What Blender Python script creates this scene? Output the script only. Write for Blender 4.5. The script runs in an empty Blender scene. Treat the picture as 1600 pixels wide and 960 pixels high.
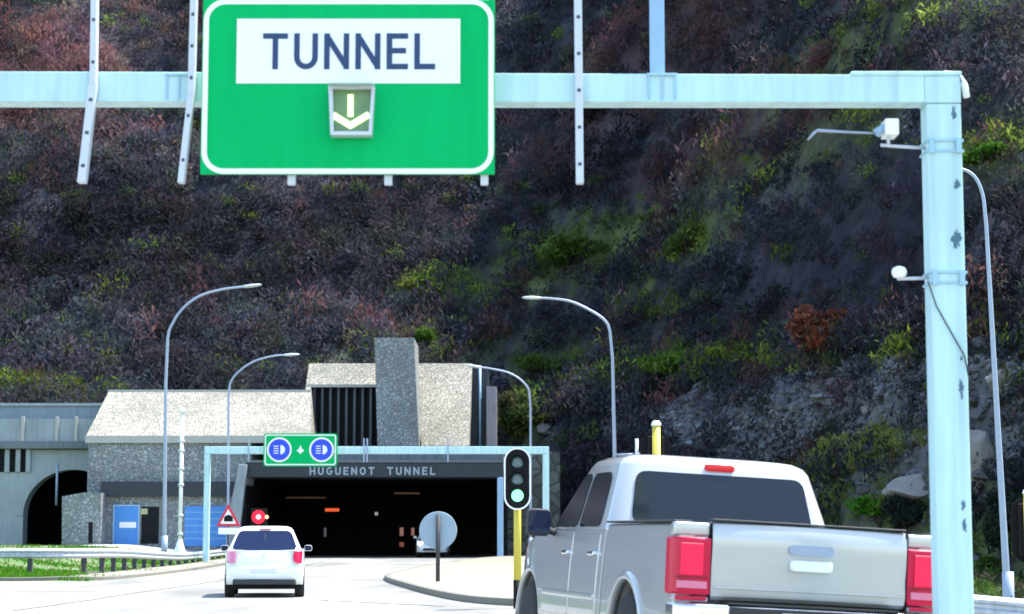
import bpy, bmesh, math, random
import numpy as np
from mathutils import Vector, Matrix, noise as mnoise
random.seed(7); RNG = np.random.default_rng(11)
sin, cos, PI = math.sin, math.cos, math.pi
SC = bpy.context.scene
COL = SC.collection

# ------------------------------------------------------------------ camera model
F = 3142.0; PITCH = math.atan(363 / F); CAMZ = 1.2
def at(px, py, Y):
    """point of the place seen at photo pixel (px,py) (1600x960) at distance Y"""
    u = px - 800; v = 480 - py
    t = Y / (F * cos(PITCH) - v * sin(PITCH))
    return Vector((u * t, Y, CAMZ + (F * sin(PITCH) + v * cos(PITCH)) * t))
def XZ(px, py, Y):
    p = at(px, py, Y); return (p.x, p.z)

# ------------------------------------------------------------------ materials
def sock(b, n, v):
    if n in b.inputs: b.inputs[n].default_value = v
def new_mat(name):
    m = bpy.data.materials.new(name); m.use_nodes = True
    nt = m.node_tree; b = nt.nodes['Principled BSDF']
    return m, nt, b
def mat(name, col, rough=.6, metal=0., var=.12, scale=6., bump=0., coat=0., spec=.5, streak=0.):
    m, nt, b = new_mat(name)
    tc = nt.nodes.new('ShaderNodeTexCoord')
    mp = nt.nodes.new('ShaderNodeMapping'); nt.links.new(tc.outputs['Object'], mp.inputs[0])
    n1 = nt.nodes.new('ShaderNodeTexNoise'); n1.inputs['Scale'].default_value = scale
    n1.inputs['Detail'].default_value = 6; n1.inputs['Roughness'].default_value = .65
    nt.links.new(mp.outputs[0], n1.inputs['Vector'])
    r = nt.nodes.new('ShaderNodeMix'); r.data_type = 'RGBA'
    lo = [max(0, c * (1 - var)) for c in col]; hi = [min(1, c * (1 + var)) for c in col]
    r.inputs[6].default_value = (*lo, 1); r.inputs[7].default_value = (*hi, 1)
    nt.links.new(n1.outputs[0], r.inputs[0])
    out = r.outputs[2]
    if streak > 0:
        mp2 = nt.nodes.new('ShaderNodeMapping'); mp2.inputs['Scale'].default_value = (9, 9, .7)
        nt.links.new(tc.outputs['Object'], mp2.inputs[0])
        n2 = nt.nodes.new('ShaderNodeTexNoise'); n2.inputs['Scale'].default_value = 1.2; n2.inputs['Detail'].default_value = 5
        nt.links.new(mp2.outputs[0], n2.inputs['Vector'])
        cr = nt.nodes.new('ShaderNodeValToRGB'); cr.color_ramp.elements[0].position = .42; cr.color_ramp.elements[1].position = .7
        cr.color_ramp.elements[0].color = (1, 1, 1, 1); cr.color_ramp.elements[1].color = (1 - streak, 1 - streak, 1 - streak, 1)
        nt.links.new(n2.outputs[0], cr.inputs[0])
        mu = nt.nodes.new('ShaderNodeMix'); mu.data_type = 'RGBA'; mu.blend_type = 'MULTIPLY'; mu.inputs[0].default_value = 1
        nt.links.new(out, mu.inputs[6]); nt.links.new(cr.outputs[0], mu.inputs[7]); out = mu.outputs[2]
    nt.links.new(out, b.inputs['Base Color'])
    b.inputs['Roughness'].default_value = rough; b.inputs['Metallic'].default_value = metal
    sock(b, 'Coat Weight', coat); sock(b, 'Specular IOR Level', spec)
    if bump:
        bp = nt.nodes.new('ShaderNodeBump'); bp.inputs['Strength'].default_value = bump; bp.inputs['Distance'].default_value = .02
        nt.links.new(n1.outputs[0], bp.inputs['Height']); nt.links.new(bp.outputs[0], b.inputs['Normal'])
    return m
def glow(name, col, strength):
    m, nt, b = new_mat(name)
    b.inputs['Base Color'].default_value = (*[c * .5 for c in col], 1)
    b.inputs['Emission Color'].default_value = (*col, 1); b.inputs['Emission Strength'].default_value = strength
    return m
def stone(name, c1, c2, mortar, size=.38, rough=.85):
    m, nt, b = new_mat(name)
    tc = nt.nodes.new('ShaderNodeTexCoord')
    dn = nt.nodes.new('ShaderNodeTexNoise'); dn.inputs['Scale'].default_value = 1.5
    nt.links.new(tc.outputs['Object'], dn.inputs['Vector'])
    ad = nt.nodes.new('ShaderNodeMix'); ad.data_type = 'RGBA'; ad.blend_type = 'LINEAR_LIGHT'; ad.inputs[0].default_value = .12
    nt.links.new(tc.outputs['Object'], ad.inputs[6]); nt.links.new(dn.outputs[1], ad.inputs[7])
    vo = nt.nodes.new('ShaderNodeTexVoronoi'); vo.inputs['Scale'].default_value = 1 / size
    nt.links.new(ad.outputs[2], vo.inputs['Vector'])
    ve = nt.nodes.new('ShaderNodeTexVoronoi'); ve.feature = 'DISTANCE_TO_EDGE'; ve.inputs['Scale'].default_value = 1 / size
    nt.links.new(ad.outputs[2], ve.inputs['Vector'])
    sp = nt.nodes.new('ShaderNodeSeparateColor'); nt.links.new(vo.outputs['Color'], sp.inputs[0])
    mx = nt.nodes.new('ShaderNodeMix'); mx.data_type = 'RGBA'
    mx.inputs[6].default_value = (*c1, 1); mx.inputs[7].default_value = (*c2, 1)
    nt.links.new(sp.outputs[0], mx.inputs[0])
    big = nt.nodes.new('ShaderNodeTexNoise'); big.inputs['Scale'].default_value = .35; big.inputs['Detail'].default_value = 5
    nt.links.new(tc.outputs['Object'], big.inputs['Vector'])
    br = nt.nodes.new('ShaderNodeMapRange'); br.inputs[1].default_value = .3; br.inputs[2].default_value = .7
    br.inputs[3].default_value = .72; br.inputs[4].default_value = 1.15
    nt.links.new(big.outputs[0], br.inputs[0])
    mu = nt.nodes.new('ShaderNodeMix'); mu.data_type = 'RGBA'; mu.blend_type = 'MULTIPLY'; mu.inputs[0].default_value = 1
    nt.links.new(mx.outputs[2], mu.inputs[6]); nt.links.new(br.outputs[0], mu.inputs[7])
    rp = nt.nodes.new('ShaderNodeMapRange'); rp.inputs[1].default_value = .0; rp.inputs[2].default_value = .09
    nt.links.new(ve.outputs['Distance'], rp.inputs[0])
    m2 = nt.nodes.new('ShaderNodeMix'); m2.data_type = 'RGBA'; m2.inputs[6].default_value = (*mortar, 1)
    nt.links.new(rp.outputs[0], m2.inputs[0]); nt.links.new(mu.outputs[2], m2.inputs[7])
    nt.links.new(m2.outputs[2], b.inputs['Base Color']); b.inputs['Roughness'].default_value = rough
    bp = nt.nodes.new('ShaderNodeBump'); bp.inputs['Strength'].default_value = .8; bp.inputs['Distance'].default_value = .06
    nt.links.new(rp.outputs[0], bp.inputs['Height']); nt.links.new(bp.outputs[0], b.inputs['Normal'])
    return m
def attr_mat(name, rough=.8, noise_scale=0., lo=.7, hi=1.3, trans=0., bump=0.):
    m, nt, b = new_mat(name)
    a = nt.nodes.new('ShaderNodeAttribute'); a.attribute_name = 'Col'
    out = a.outputs['Color']
    if noise_scale:
        tc = nt.nodes.new('ShaderNodeTexCoord')
        n = nt.nodes.new('ShaderNodeTexNoise'); n.inputs['Scale'].default_value = noise_scale; n.inputs['Detail'].default_value = 8
        n.inputs['Roughness'].default_value = .7
        nt.links.new(tc.outputs['Object'], n.inputs['Vector'])
        r = nt.nodes.new('ShaderNodeMapRange'); r.inputs[1].default_value = .3; r.inputs[2].default_value = .7
        r.inputs[3].default_value = lo; r.inputs[4].default_value = hi
        nt.links.new(n.outputs[0], r.inputs[0])
        mu = nt.nodes.new('ShaderNodeMix'); mu.data_type = 'RGBA'; mu.blend_type = 'MULTIPLY'; mu.inputs[0].default_value = 1
        nt.links.new(out, mu.inputs[6]); nt.links.new(r.outputs[0], mu.inputs[7]); out = mu.outputs[2]
        if bump:
            bp = nt.nodes.new('ShaderNodeBump'); bp.inputs['Strength'].default_value = bump; bp.inputs['Distance'].default_value = .3
            nt.links.new(n.outputs[0], bp.inputs['Height']); nt.links.new(bp.outputs[0], b.inputs['Normal'])
    nt.links.new(out, b.inputs['Base Color']); b.inputs['Roughness'].default_value = rough
    sock(b, 'Specular IOR Level', .1)
    if trans:
        tr_ = nt.nodes.new('ShaderNodeBsdfTranslucent'); nt.links.new(out, tr_.inputs[0])
        ms = nt.nodes.new('ShaderNodeMixShader'); ms.inputs[0].default_value = trans
        nt.links.new(b.outputs[0], ms.inputs[1]); nt.links.new(tr_.outputs[0], ms.inputs[2])
        nt.links.new(ms.outputs[0], nt.nodes['Material Output'].inputs[0])
    return m

M = {}
M['paint'] = mat('pale_cyan_paint', (.47, .70, .73), .5, var=.06, scale=3, streak=.2)
M['paintchip'] = mat('worn_paint', (.07, .14, .20), .8, var=.3, scale=20)
M['clamp'] = mat('clamp_paint', (.30, .50, .60), .5, var=.1, scale=9)
M['bluesteel'] = mat('blue_grey_steel', (.26, .42, .60), .45, var=.08, scale=4)
M['galv'] = mat('galvanised_steel', (.52, .56, .62), .45, .25, var=.12, scale=14)
M['galvdark'] = mat('dull_galvanised', (.30, .36, .47), .5, .2, var=.15, scale=9)
M['rail'] = mat('guardrail_steel', (.42, .47, .52), .5, .2, var=.2, scale=5, streak=.3)
M['darkhole'] = mat('dark_bolt', (.06, .06, .08), .7)
M['postdark'] = mat('weathered_post', (.045, .045, .05), .8, var=.3)
M['green'] = mat('sign_green', (.0, .42, .115), .6, var=.07, scale=1.6, streak=.08, spec=.08)
M['white'] = mat('sign_white', (.78, .80, .80), .4, var=.04, scale=3)
M['navy'] = mat('sign_blue_letters', (.006, .036, .115), .5, var=.15)
M['blue'] = mat('sign_blue', (.004, .05, .62), .4, var=.06)
M['red'] = mat('sign_red', (.55, .01, .04), .4, var=.08)
M['black'] = mat('matt_black', (.009, .009, .011), .7, var=.2, spec=.15)
M['rubber'] = mat('tyre_rubber', (.016, .016, .018), .85, var=.2, scale=20, bump=.2)
M['yellow'] = mat('yellow_pole_paint', (.52, .43, .05), .5, var=.1)
M['signback'] = mat('grey_sign_back', (.25, .34, .42), .55, .1, var=.12, scale=4)
M['concrete'] = mat('concrete', (.26, .30, .325), .85, var=.25, scale=.7, bump=.3, streak=.18)
M['concdark'] = mat('dark_streaked_concrete', (.13, .155, .17), .85, var=.25, scale=1.0, bump=.3, streak=.3)
M['slate'] = mat('dark_fascia', (.014, .022, .032), .6, var=.2, scale=2, streak=.2)
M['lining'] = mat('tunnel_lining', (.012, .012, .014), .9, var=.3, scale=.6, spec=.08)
M['louvre'] = mat('louvre_metal', (.05, .065, .09), .5, .1, var=.15)
M['doorblue'] = mat('blue_door', (.05, .24, .62), .5, var=.10, scale=1.5, streak=.12)
M['letters'] = mat('pale_letters', (.26, .31, .35), .5, var=.1)
M['stone'] = stone('rubble_stone_sunlit', (.22, .215, .18), (.335, .32, .265), (.19, .185, .16), .2)  # roof and upper walls: sunlit tone put into the stone colour
M['stone_shaded'] = stone('rubble_stone_shaded', (.19, .215, .225), (.31, .33, .335), (.17, .185, .19), .17)  # same rubble stone, with the shade of upright walls put into its colour
M['coping'] = mat('stone_coping', (.36, .36, .33), .8, var=.15, scale=2)
M['carwhite'] = mat('white_car_paint', (.74, .77, .77), .22, var=.02, scale=2, coat=.8)
M['silver'] = mat('silver_car_paint', (.45, .465, .465), .28, .3, var=.03, scale=2, coat=.9)
M['trunkglass'] = mat('dark_tinted_glass', (.008, .011, .016), .06, var=.2, scale=1)
M['carglass'] = mat('blue_tinted_glass', (.010, .018, .055), .05, var=.2, scale=1, spec=.28)
M['chrome'] = mat('chrome', (.72, .75, .80), .15, 1., var=.04)
M['tail'] = mat('tail_lamp_red', (.52, .001, .045), .3, var=.15, scale=8, coat=.15, spec=.25)
M['tailpink'] = mat('tail_lamp_pink', (.62, .16, .28), .12, var=.1, scale=20, coat=1.)
M['lamplens'] = glow('lit_brake_lens', (1., .0, .075), .13); M['lampdark'] = mat('lamp_divider', (.10, .002, .012), .4)
M['headl'] = mat('headlamp_glass', (.6, .62, .65), .1, var=.05)
M['trim'] = mat('black_trim', (.02, .022, .025), .6, var=.15)
M['plate'] = mat('number_plate', (.62, .66, .66), .5, var=.05)
M['camwhite'] = mat('camera_housing', (.80, .80, .78), .4, var=.04)
M['bark'] = mat('bark', (.06, .045, .035), .9, var=.3, scale=8, bump=.3)
M['rock'] = mat('pale_rock', (.19, .18, .175), .9, var=.5, scale=2.2, bump=.9)
M['rockdark'] = mat('grey_rock', (.11, .12, .13), .9, var=.5, scale=2.0, bump=.9)
M['green_on'] = glow('signal_green_lit', (.14, .75, .30), 1.)
M['amber_off'] = mat('signal_lens_off', (.10, .17, .20), .25, var=.1)
M['arrow_on'] = glow('arrow_lit', (.42, .62, .26), 1.)
M['arrowpanel'] = mat('lane_signal_face', (.13, .25, .10), .25, var=.5, scale=9)  # green of the face holds the glow of the lit arrow
M['red_on'] = glow('signal_red_lit', (.6, .002, .02), .8)
M['redhot_on'] = glow('signal_red_centre', (1., .35, .45), .8)
M['amber_on'] = glow('tunnel_orange_lamp', (1., .13, .03), .22)
M['warm_on'] = glow('tunnel_warm_lamp', (1., .5, .38), .06)
M['dim_on'] = glow('tunnel_dim_strip', (.8, .35, .18), .012)
M['head_on'] = glow('headlamp_lit', (1., .98, .85), 2.)
M['leaf'] = attr_mat('foliage', .75, trans=.35)
M['scrub'] = attr_mat('scrub', .85, trans=.42)
M['hill'] = attr_mat('hillside_soil', .95, .9, .55, 1.6, bump=.8)

# ------------------------------------------------------------------ mesh builder
class MB:
    def __init__(s): s.v = []; s.f = []; s.mi = []; s.sm = []
    def add(s, vs, fs, mi=0, smooth=False):
        o = len(s.v); s.v += [tuple(v) for v in vs]
        for f in fs: s.f.append(tuple(i + o for i in f)); s.mi.append(mi); s.sm.append(smooth)
        return s
    def box(s, x0, x1, y0, y1, z0, z1, mi=0):
        return s.add([(x0, y0, z0), (x1, y0, z0), (x1, y1, z0), (x0, y1, z0), (x0, y0, z1), (x1, y0, z1), (x1, y1, z1), (x0, y1, z1)],
              [(0, 3, 2, 1), (4, 5, 6, 7), (0, 1, 5, 4), (1, 2, 6, 5), (2, 3, 7, 6), (3, 0, 4, 7)], mi)
    def prism(s, poly, a0, a1, axis='y', mi=0):
        """polygon in the other two axes extruded along axis; for y: (x,z); for x: (y,z); for z: (x,y)"""
        def P(p, a): return {'y': (p[0], a, p[1]), 'x': (a, p[0], p[1]), 'z': (p[0], p[1], a)}[axis]
        n = len(poly)
        vs = [P(p, a0) for p in poly] + [P(p, a1) for p in poly]
        fs = [tuple(range(n)), tuple(range(2 * n - 1, n - 1, -1))]
        fs += [(i, i + n, (i + 1) % n + n, (i + 1) % n) for i in range(n)]
        return s.add(vs, fs, mi)
    def hull(s, front, back, mi=0):
        """two matching 3-D polygons joined to a solid"""
        n = len(front)
        fs = [tuple(range(n)), tuple(range(2 * n - 1, n - 1, -1))] + [(i, i + n, (i + 1) % n + n, (i + 1) % n) for i in range(n)]
        return s.add(list(front) + list(back), fs, mi)
    def tube(s, path, r, n=10, mi=0, cap=True):
        path = [Vector(p) for p in path]; m = len(path)
        rs = r if isinstance(r, (list, tuple)) else [r] * m
        vs = []; prev = None
        for i, p in enumerate(path):
            d = (path[min(i + 1, m - 1)] - path[max(i - 1, 0)]).normalized()
            if prev is None:
                ref = Vector((0, 0, 1)) if abs(d.z) < .9 else Vector((1, 0, 0))
                a = d.cross(ref).normalized()
            else:
                a = (prev - d * prev.dot(d)).normalized()
            prev = a; b = d.cross(a)
            for k in range(n):
                t = 2 * PI * k / n
                vs.append(p + (a * cos(t) + b * sin(t)) * rs[i])
        fs = [(i * n + k, i * n + (k + 1) % n, (i + 1) * n + (k + 1) % n, (i + 1) * n + k) for i in range(m - 1) for k in range(n)]
        s.add(vs, fs, mi, True)
        if cap:
            o = len(s.v) - len(vs)
            s.f += [tuple(o + k for k in range(n - 1, -1, -1)), tuple(o + (m - 1) * n + k for k in range(n))]; s.mi += [mi, mi]; s.sm += [False, False]
        return s
    def lathe(s, prof, c, axis='y', n=24, mi=0, smooth=True):
        """profile of (radius, along) round an axis through c"""
        c = Vector(c); vs = []
        for r, a in prof:
            for k in range(n):
                t = 2 * PI * k / n; p, q = r * cos(t), r * sin(t)
                vs.append(c + {'y': Vector((p, a, q)), 'x': Vector((a, p, q)), 'z': Vector((p, q, a))}[axis])
        m = len(prof)
        fs = [(i * n + k, i * n + (k + 1) % n, (i + 1) * n + (k + 1) % n, (i + 1) * n + k) for i in range(m - 1) for k in range(n)]
        s.add(vs, fs, mi, smooth)
        o = len(s.v) - len(vs)
        s.f += [tuple(o + k for k in range(n)), tuple(o + (m - 1) * n + k for k in range(n - 1, -1, -1))]; s.mi += [mi, mi]; s.sm += [False, False]
        return s
    def loft(s, secs, mi=0, smooth=True, cap=True):
        n = len(secs[0]); vs = [p for sec in secs for p in sec]
        fs = [(i * n + k, i * n + (k + 1) % n, (i + 1) * n + (k + 1) % n, (i + 1) * n + k) for i in range(len(secs) - 1) for k in range(n)]
        s.add(vs, fs, mi, smooth)
        if cap:
            o = len(s.v) - len(vs); m = len(secs)
            s.f += [tuple(o + k for k in range(n - 1, -1, -1)), tuple(o + (m - 1) * n + k for k in range(n))]; s.mi += [mi, mi]; s.sm += [False, smooth]
        return s
    def build(s, name, mats, parent=None, bevel=0, seg=2, autosmooth=False, cuts=None, warp=None, subsurf=0):
        me = bpy.data.meshes.new(name)
        me.from_pydata(s.v, [], s.f)
        if not isinstance(mats, (list, tuple)): mats = [mats]
        for m in mats: me.materials.append(m)
        me.polygons.foreach_set('material_index', s.mi); me.polygons.foreach_set('use_smooth', s.sm)
        bm = bmesh.new(); bm.from_mesh(me)
        bmesh.ops.recalc_face_normals(bm, faces=bm.faces)
        if cuts:
            for co, no in cuts:
                bmesh.ops.bisect_plane(bm, geom=bm.verts[:] + bm.edges[:] + bm.faces[:], plane_co=co, plane_no=no, dist=1e-5)
        if warp:
            for v in bm.verts: v.co = warp(v.co)
            bmesh.ops.recalc_face_normals(bm, faces=bm.faces)
        if autosmooth:
            for f in bm.faces: f.smooth = True
            for e in bm.edges:
                if len(e.link_faces) == 2 and e.calc_face_angle(0) > math.radians(35): e.smooth = False
        bm.to_mesh(me); bm.free()
        o = bpy.data.objects.new(name, me); COL.objects.link(o)
        if parent is not None: attach(o, parent)
        if bevel:
            b = o.modifiers.new('bevel', 'BEVEL'); b.width = bevel; b.segments = seg; b.limit_method = 'ANGLE'; b.angle_limit = math.radians(32)
            b.harden_normals = False
            for p in me.polygons: p.use_smooth = True
            w = o.modifiers.new('wn', 'WEIGHTED_NORMAL'); w.keep_sharp = False
        if subsurf:
            b = o.modifiers.new('sub', 'SUBSURF'); b.levels = b.render_levels = subsurf
        return o

def base_of(o):
    p = Vector(o.location); q = o
    while q.parent is not None: q = q.parent; p = p + q.location
    return p
def attach(o, parent):
    """parts are modelled where they stand; keep them there under the thing's Empty"""
    o.parent = parent
    root = parent
    while root.parent is not None: root = root.parent
    if parent.parent is None and parent.type == 'EMPTY':
        o.matrix_parent_inverse = Matrix.Translation(-Vector(parent.location))
def tag(o, label=None, cat=None, group=None, kind=None):
    if label: o['label'] = label
    if cat: o['category'] = cat
    if group: o['group'] = group
    if kind: o['kind'] = kind
    return o
def thing(name, label, cat, loc=(0, 0, 0), group=None):
    e = bpy.data.objects.new(name, None); COL.objects.link(e); e.location = loc
    e.empty_display_size = .3
    return tag(e, label, cat, group)
def kids(o): return [c for c in bpy.data.objects if c.parent == o]
def copy_tree(o, parent=None):
    c = o.copy(); COL.objects.link(c)
    if parent is not None: c.parent = parent
    for ch in kids(o): copy_tree(ch, c)
    return c
def rrect(hw, hh, r, n=6, cx=0, cy=0):
    out = []
    for sx, sy, a0 in ((1, 1, 0), (-1, 1, PI / 2), (-1, -1, PI), (1, -1, 3 * PI / 2)):
        for k in range(n + 1):
            a = a0 + PI / 2 * k / n
            out.append((cx + sx * (hw - r) + r * cos(a), cy + sy * (hh - r) + r * sin(a)))
    return out
def ring_xz(mb, outer, inner, y0, y1, mi=0):
    n = len(outer)
    vs = [(p[0], y0, p[1]) for p in outer] + [(p[0], y0, p[1]) for p in inner] + [(p[0], y1, p[1]) for p in outer] + [(p[0], y1, p[1]) for p in inner]
    fs = []
    for i in range(n):
        j = (i + 1) % n
        fs += [(i, j, n + j, n + i), (2 * n + i, 3 * n + i, 3 * n + j, 2 * n + j), (i, 2 * n + i, 2 * n + j, j), (n + i, n + j, 3 * n + j, 3 * n + i)]
    mb.add(vs, fs, mi)

# strokes for lettering, drawn on a cell 1 high
def arc(cx, cy, rx, ry, a0, a1, n=10):
    return [(cx + rx * cos(math.radians(a0 + (a1 - a0) * k / n)), cy + ry * sin(math.radians(a0 + (a1 - a0) * k / n))) for k in range(n + 1)]
GL = {
 'T': (.66, [[(0, 1), (.66, 1)], [(.33, 1), (.33, 0)]]),
 'U': (.62, [[(0, 1), (0, .31)] + arc(.31, .31, .31, .31, 180, 360)[1:-1] + [(.62, .31), (.62, 1)]]),
 'N': (.66, [[(0, 0), (0, 1)], [(0, 1), (.66, 0)], [(.66, 0), (.66, 1)]]),
 'E': (.54, [[(0, 0), (0, 1)], [(0, 1), (.54, 1)], [(0, .52), (.47, .52)], [(0, 0), (.54, 0)]]),
 'L': (.52, [[(0, 1), (0, 0), (.52, 0)]]),
 'H': (.64, [[(0, 0), (0, 1)], [(.64, 0), (.64, 1)], [(0, .5), (.64, .5)]]),
 'O': (.70, [arc(.35, .5, .35, .5, 0, 360, 24)]),
 'G': (.70, [arc(.35, .5, .35, .5, 45, 340, 18) + [(.70, .46), (.40, .46)]]),
}
def ribbon(mb, pts, t, y0, y1, mi=0, ext=True):
    P = [Vector(p) for p in pts]
    closed = (P[0] - P[-1]).length < 1e-5
    if ext and not closed:
        P[0] = P[0] + (P[0] - P[1]).normalized() * t / 2; P[-1] = P[-1] + (P[-1] - P[-2]).normalized() * t / 2
    L = []; R = []; n = len(P)
    for i in range(n):
        d1 = (P[i] - P[i - 1]).normalized() if i > 0 else None
        d2 = (P[i + 1] - P[i]).normalized() if i < n - 1 else None
        if closed and i == 0: d1 = (P[-1] - P[-2]).normalized()
        if closed and i == n - 1: d2 = (P[1] - P[0]).normalized()
        d = ((d1 or d2) + (d2 or d1)).normalized()
        nn = Vector((-d.y, d.x)); dd = d1 or d2
        k = 1 / max(.35, abs(nn.dot(Vector((-dd.y, dd.x)))))
        L.append(P[i] + nn * t / 2 * k); R.append(P[i] - nn * t / 2 * k)
    vs = []
    for y in (y0, y1):
        vs += [(p.x, y, p.y) for p in L] + [(p.x, y, p.y) for p in R]
    fs = []
    for i in range(n - 1):
        fs += [(i, n + i, n + i + 1, i + 1), (2 * n + i, 2 * n + i + 1, 3 * n + i + 1, 3 * n + i), (i, i + 1, 2 * n + i + 1, 2 * n + i), (n + i, 3 * n + i, 3 * n + i + 1, n + i + 1)]
    fs += [(0, 2 * n, 3 * n, n), (n - 1, 2 * n - 1, 4 * n - 1, 3 * n - 1)]
    mb.add(vs, fs, mi)
def text(mb, word, x0, x1, z0, z1, y0, y1, t=.16, gap=.26):
    h = 1.0; tot = 0; cur = []
    for ch in word:
        if ch == ' ': tot += .75; continue
        cur.append((ch, tot)); tot += GL[ch][0] + t + gap
    tot -= gap
    sx = (x1 - x0) / tot; sz = (z1 - z0)
    e = 0
    tt = t * sz
    for ch, o in cur:
        for st in GL[ch][1]:
            pts = [(x0 + (o + t / 2 + p[0]) * sx, z0 + tt / 2 + p[1] * (sz - tt)) for p in st]
            ribbon(mb, pts, tt, y0 - .0006 * (e % 5), y1, ext=(ch in 'TULEH' or (ch == 'N' and st[0][0] == st[1][0])))
            e += 1

# ------------------------------------------------------------------ terrain
def sstep(a, b, x):
    t = min(1, max(0, (x - a) / (b - a))); return t * t * (3 - 2 * t)
def gz(x, y):
    z = .30 * sstep(66, 104, y)
    if x > 1.2: z -= .05 * min(x - 1.2, 9) * (1 - sstep(55, 80, y)) * sstep(-30, 0, y)
    d = min(-12 - x, y - 58)
    if d > 0: z += .10 * sstep(0, 2, d) + .50 * sstep(2.5, 7.5, d)
    return z

def grid_obj(name, xs, ys, zf, material, skip=None, off=0.):
    nx, ny = len(xs), len(ys)
    vs = [(x, y, zf(x, y) + off) for y in ys for x in xs]
    fs = []
    for j in range(ny - 1):
        for i in range(nx - 1):
            if skip and skip((xs[i] + xs[i + 1]) / 2, (ys[j] + ys[j + 1]) / 2): continue
            fs.append((j * nx + i, j * nx + i + 1, (j + 1) * nx + i + 1, (j + 1) * nx + i))
    me = bpy.data.meshes.new(name); me.from_pydata(vs, [], fs); me.materials.append(material)
    me.polygons.foreach_set('use_smooth', [True] * len(fs)); me.update()
    o = bpy.data.objects.new(name, me); COL.objects.link(o)
    return o

def ground_mat():
    m, nt, b = new_mat('ground_soil_and_turf')
    tc = nt.nodes.new('ShaderNodeTexCoord')
    n1 = nt.nodes.new('ShaderNodeTexNoise'); n1.inputs['Scale'].default_value = .35; n1.inputs['Detail'].default_value = 8
    n2 = nt.nodes.new('ShaderNodeTexNoise'); n2.inputs['Scale'].default_value = 5; n2.inputs['Detail'].default_value = 6
    for n in (n1, n2): nt.links.new(tc.outputs['Object'], n.inputs['Vector'])
    cr = nt.nodes.new('ShaderNodeValToRGB'); e = cr.color_ramp.elements
    e[0].position = .40; e[0].color = (.04, .12, .01, 1); e[1].position = .66; e[1].color = (.20, .17, .12, 1)
    nt.links.new(n1.outputs[0], cr.inputs[0])
    mr = nt.nodes.new('ShaderNodeMapRange'); mr.inputs[3].default_value = .6; mr.inputs[4].default_value = 1.4; nt.links.new(n2.outputs[0], mr.inputs[0])
    mu = nt.nodes.new('ShaderNodeMix'); mu.data_type = 'RGBA'; mu.blend_type = 'MULTIPLY'; mu.inputs[0].default_value = 1
    nt.links.new(cr.outputs[0], mu.inputs[6]); nt.links.new(mr.outputs[0], mu.inputs[7])
    nt.links.new(mu.outputs[2], b.inputs['Base Color']); b.inputs['Roughness'].default_value = .95
    return m
def road_mat():
    m, nt, b = new_mat('worn_pale_pavement')
    tc = nt.nodes.new('ShaderNodeTexCoord')
    mp = nt.nodes.new('ShaderNodeMapping'); mp.inputs['Scale'].default_value = (.5, .09, 1)
    nt.links.new(tc.outputs['Object'], mp.inputs[0])
    n1 = nt.nodes.new('ShaderNodeTexNoise'); n1.inputs['Scale'].default_value = 1.; n1.inputs['Detail'].default_value = 7
    nt.links.new(mp.outputs[0], n1.inputs['Vector'])
    n2 = nt.nodes.new('ShaderNodeTexNoise'); n2.inputs['Scale'].default_value = 22; n2.inputs['Detail'].default_value = 4
    nt.links.new(tc.outputs['Object'], n2.inputs['Vector'])
    cr = nt.nodes.new('ShaderNodeValToRGB'); e = cr.color_ramp.elements
    e[0].position = .36; e[0].color = (.135, .137, .127, 1); e[1].position = .6; e[1].color = (.248, .240, .218, 1)
    nt.links.new(n1.outputs[0], cr.inputs[0])
    mr = nt.nodes.new('ShaderNodeMapRange'); mr.inputs[3].default_value = .85; mr.inputs[4].default_value = 1.15; nt.links.new(n2.outputs[0], mr.inputs[0])
    mu = nt.nodes.new('ShaderNodeMix'); mu.data_type = 'RGBA'; mu.blend_type = 'MULTIPLY'; mu.inputs[0].default_value = 1
    nt.links.new(cr.outputs[0], mu.inputs[6]); nt.links.new(mr.outputs[0], mu.inputs[7])
    nt.links.new(mu.outputs[2], b.inputs['Base Color']); b.inputs['Roughness'].default_value = .85
    return m
M['road'] = road_mat(); M['ground'] = ground_mat()
M['island'] = mat('sandy_island_paving', (.22, .21, .16), .9, var=.35, scale=1.5, bump=.2)
M['kerb'] = mat('kerb_concrete', (.15, .145, .12), .85, var=.25, scale=3)
M['pad'] = mat('pale_concrete_pad', (.42, .42, .40), .85, var=.12, scale=1)
M['dirt'] = mat('verge_gravel', (.22, .20, .17), .95, var=.4, scale=4)

fine_x = [-1500, -600, -200, -100, -70] + [float(i) for i in range(-60, 41)] + [55, 80, 140, 250, 600, 1500]
fine_y = [-1500, -400, -100, -60] + [float(i) for i in range(-40, 131)] + [150, 180, 240, 400, 800, 1600]
g = grid_obj('ground', fine_x, fine_y, gz, M['ground']); tag(g, kind='structure')
rx = [float(i) for i in range(-60, 9)]; ry = [float(i) for i in range(-40, 119)]
def road_skip(x, y):
    if y > 58: return x < -12 or (x > 0 and y > 98)
    return False
road = grid_obj('road', rx, ry, gz, M['road'], road_skip, .012); tag(road, kind='structure')

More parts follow.
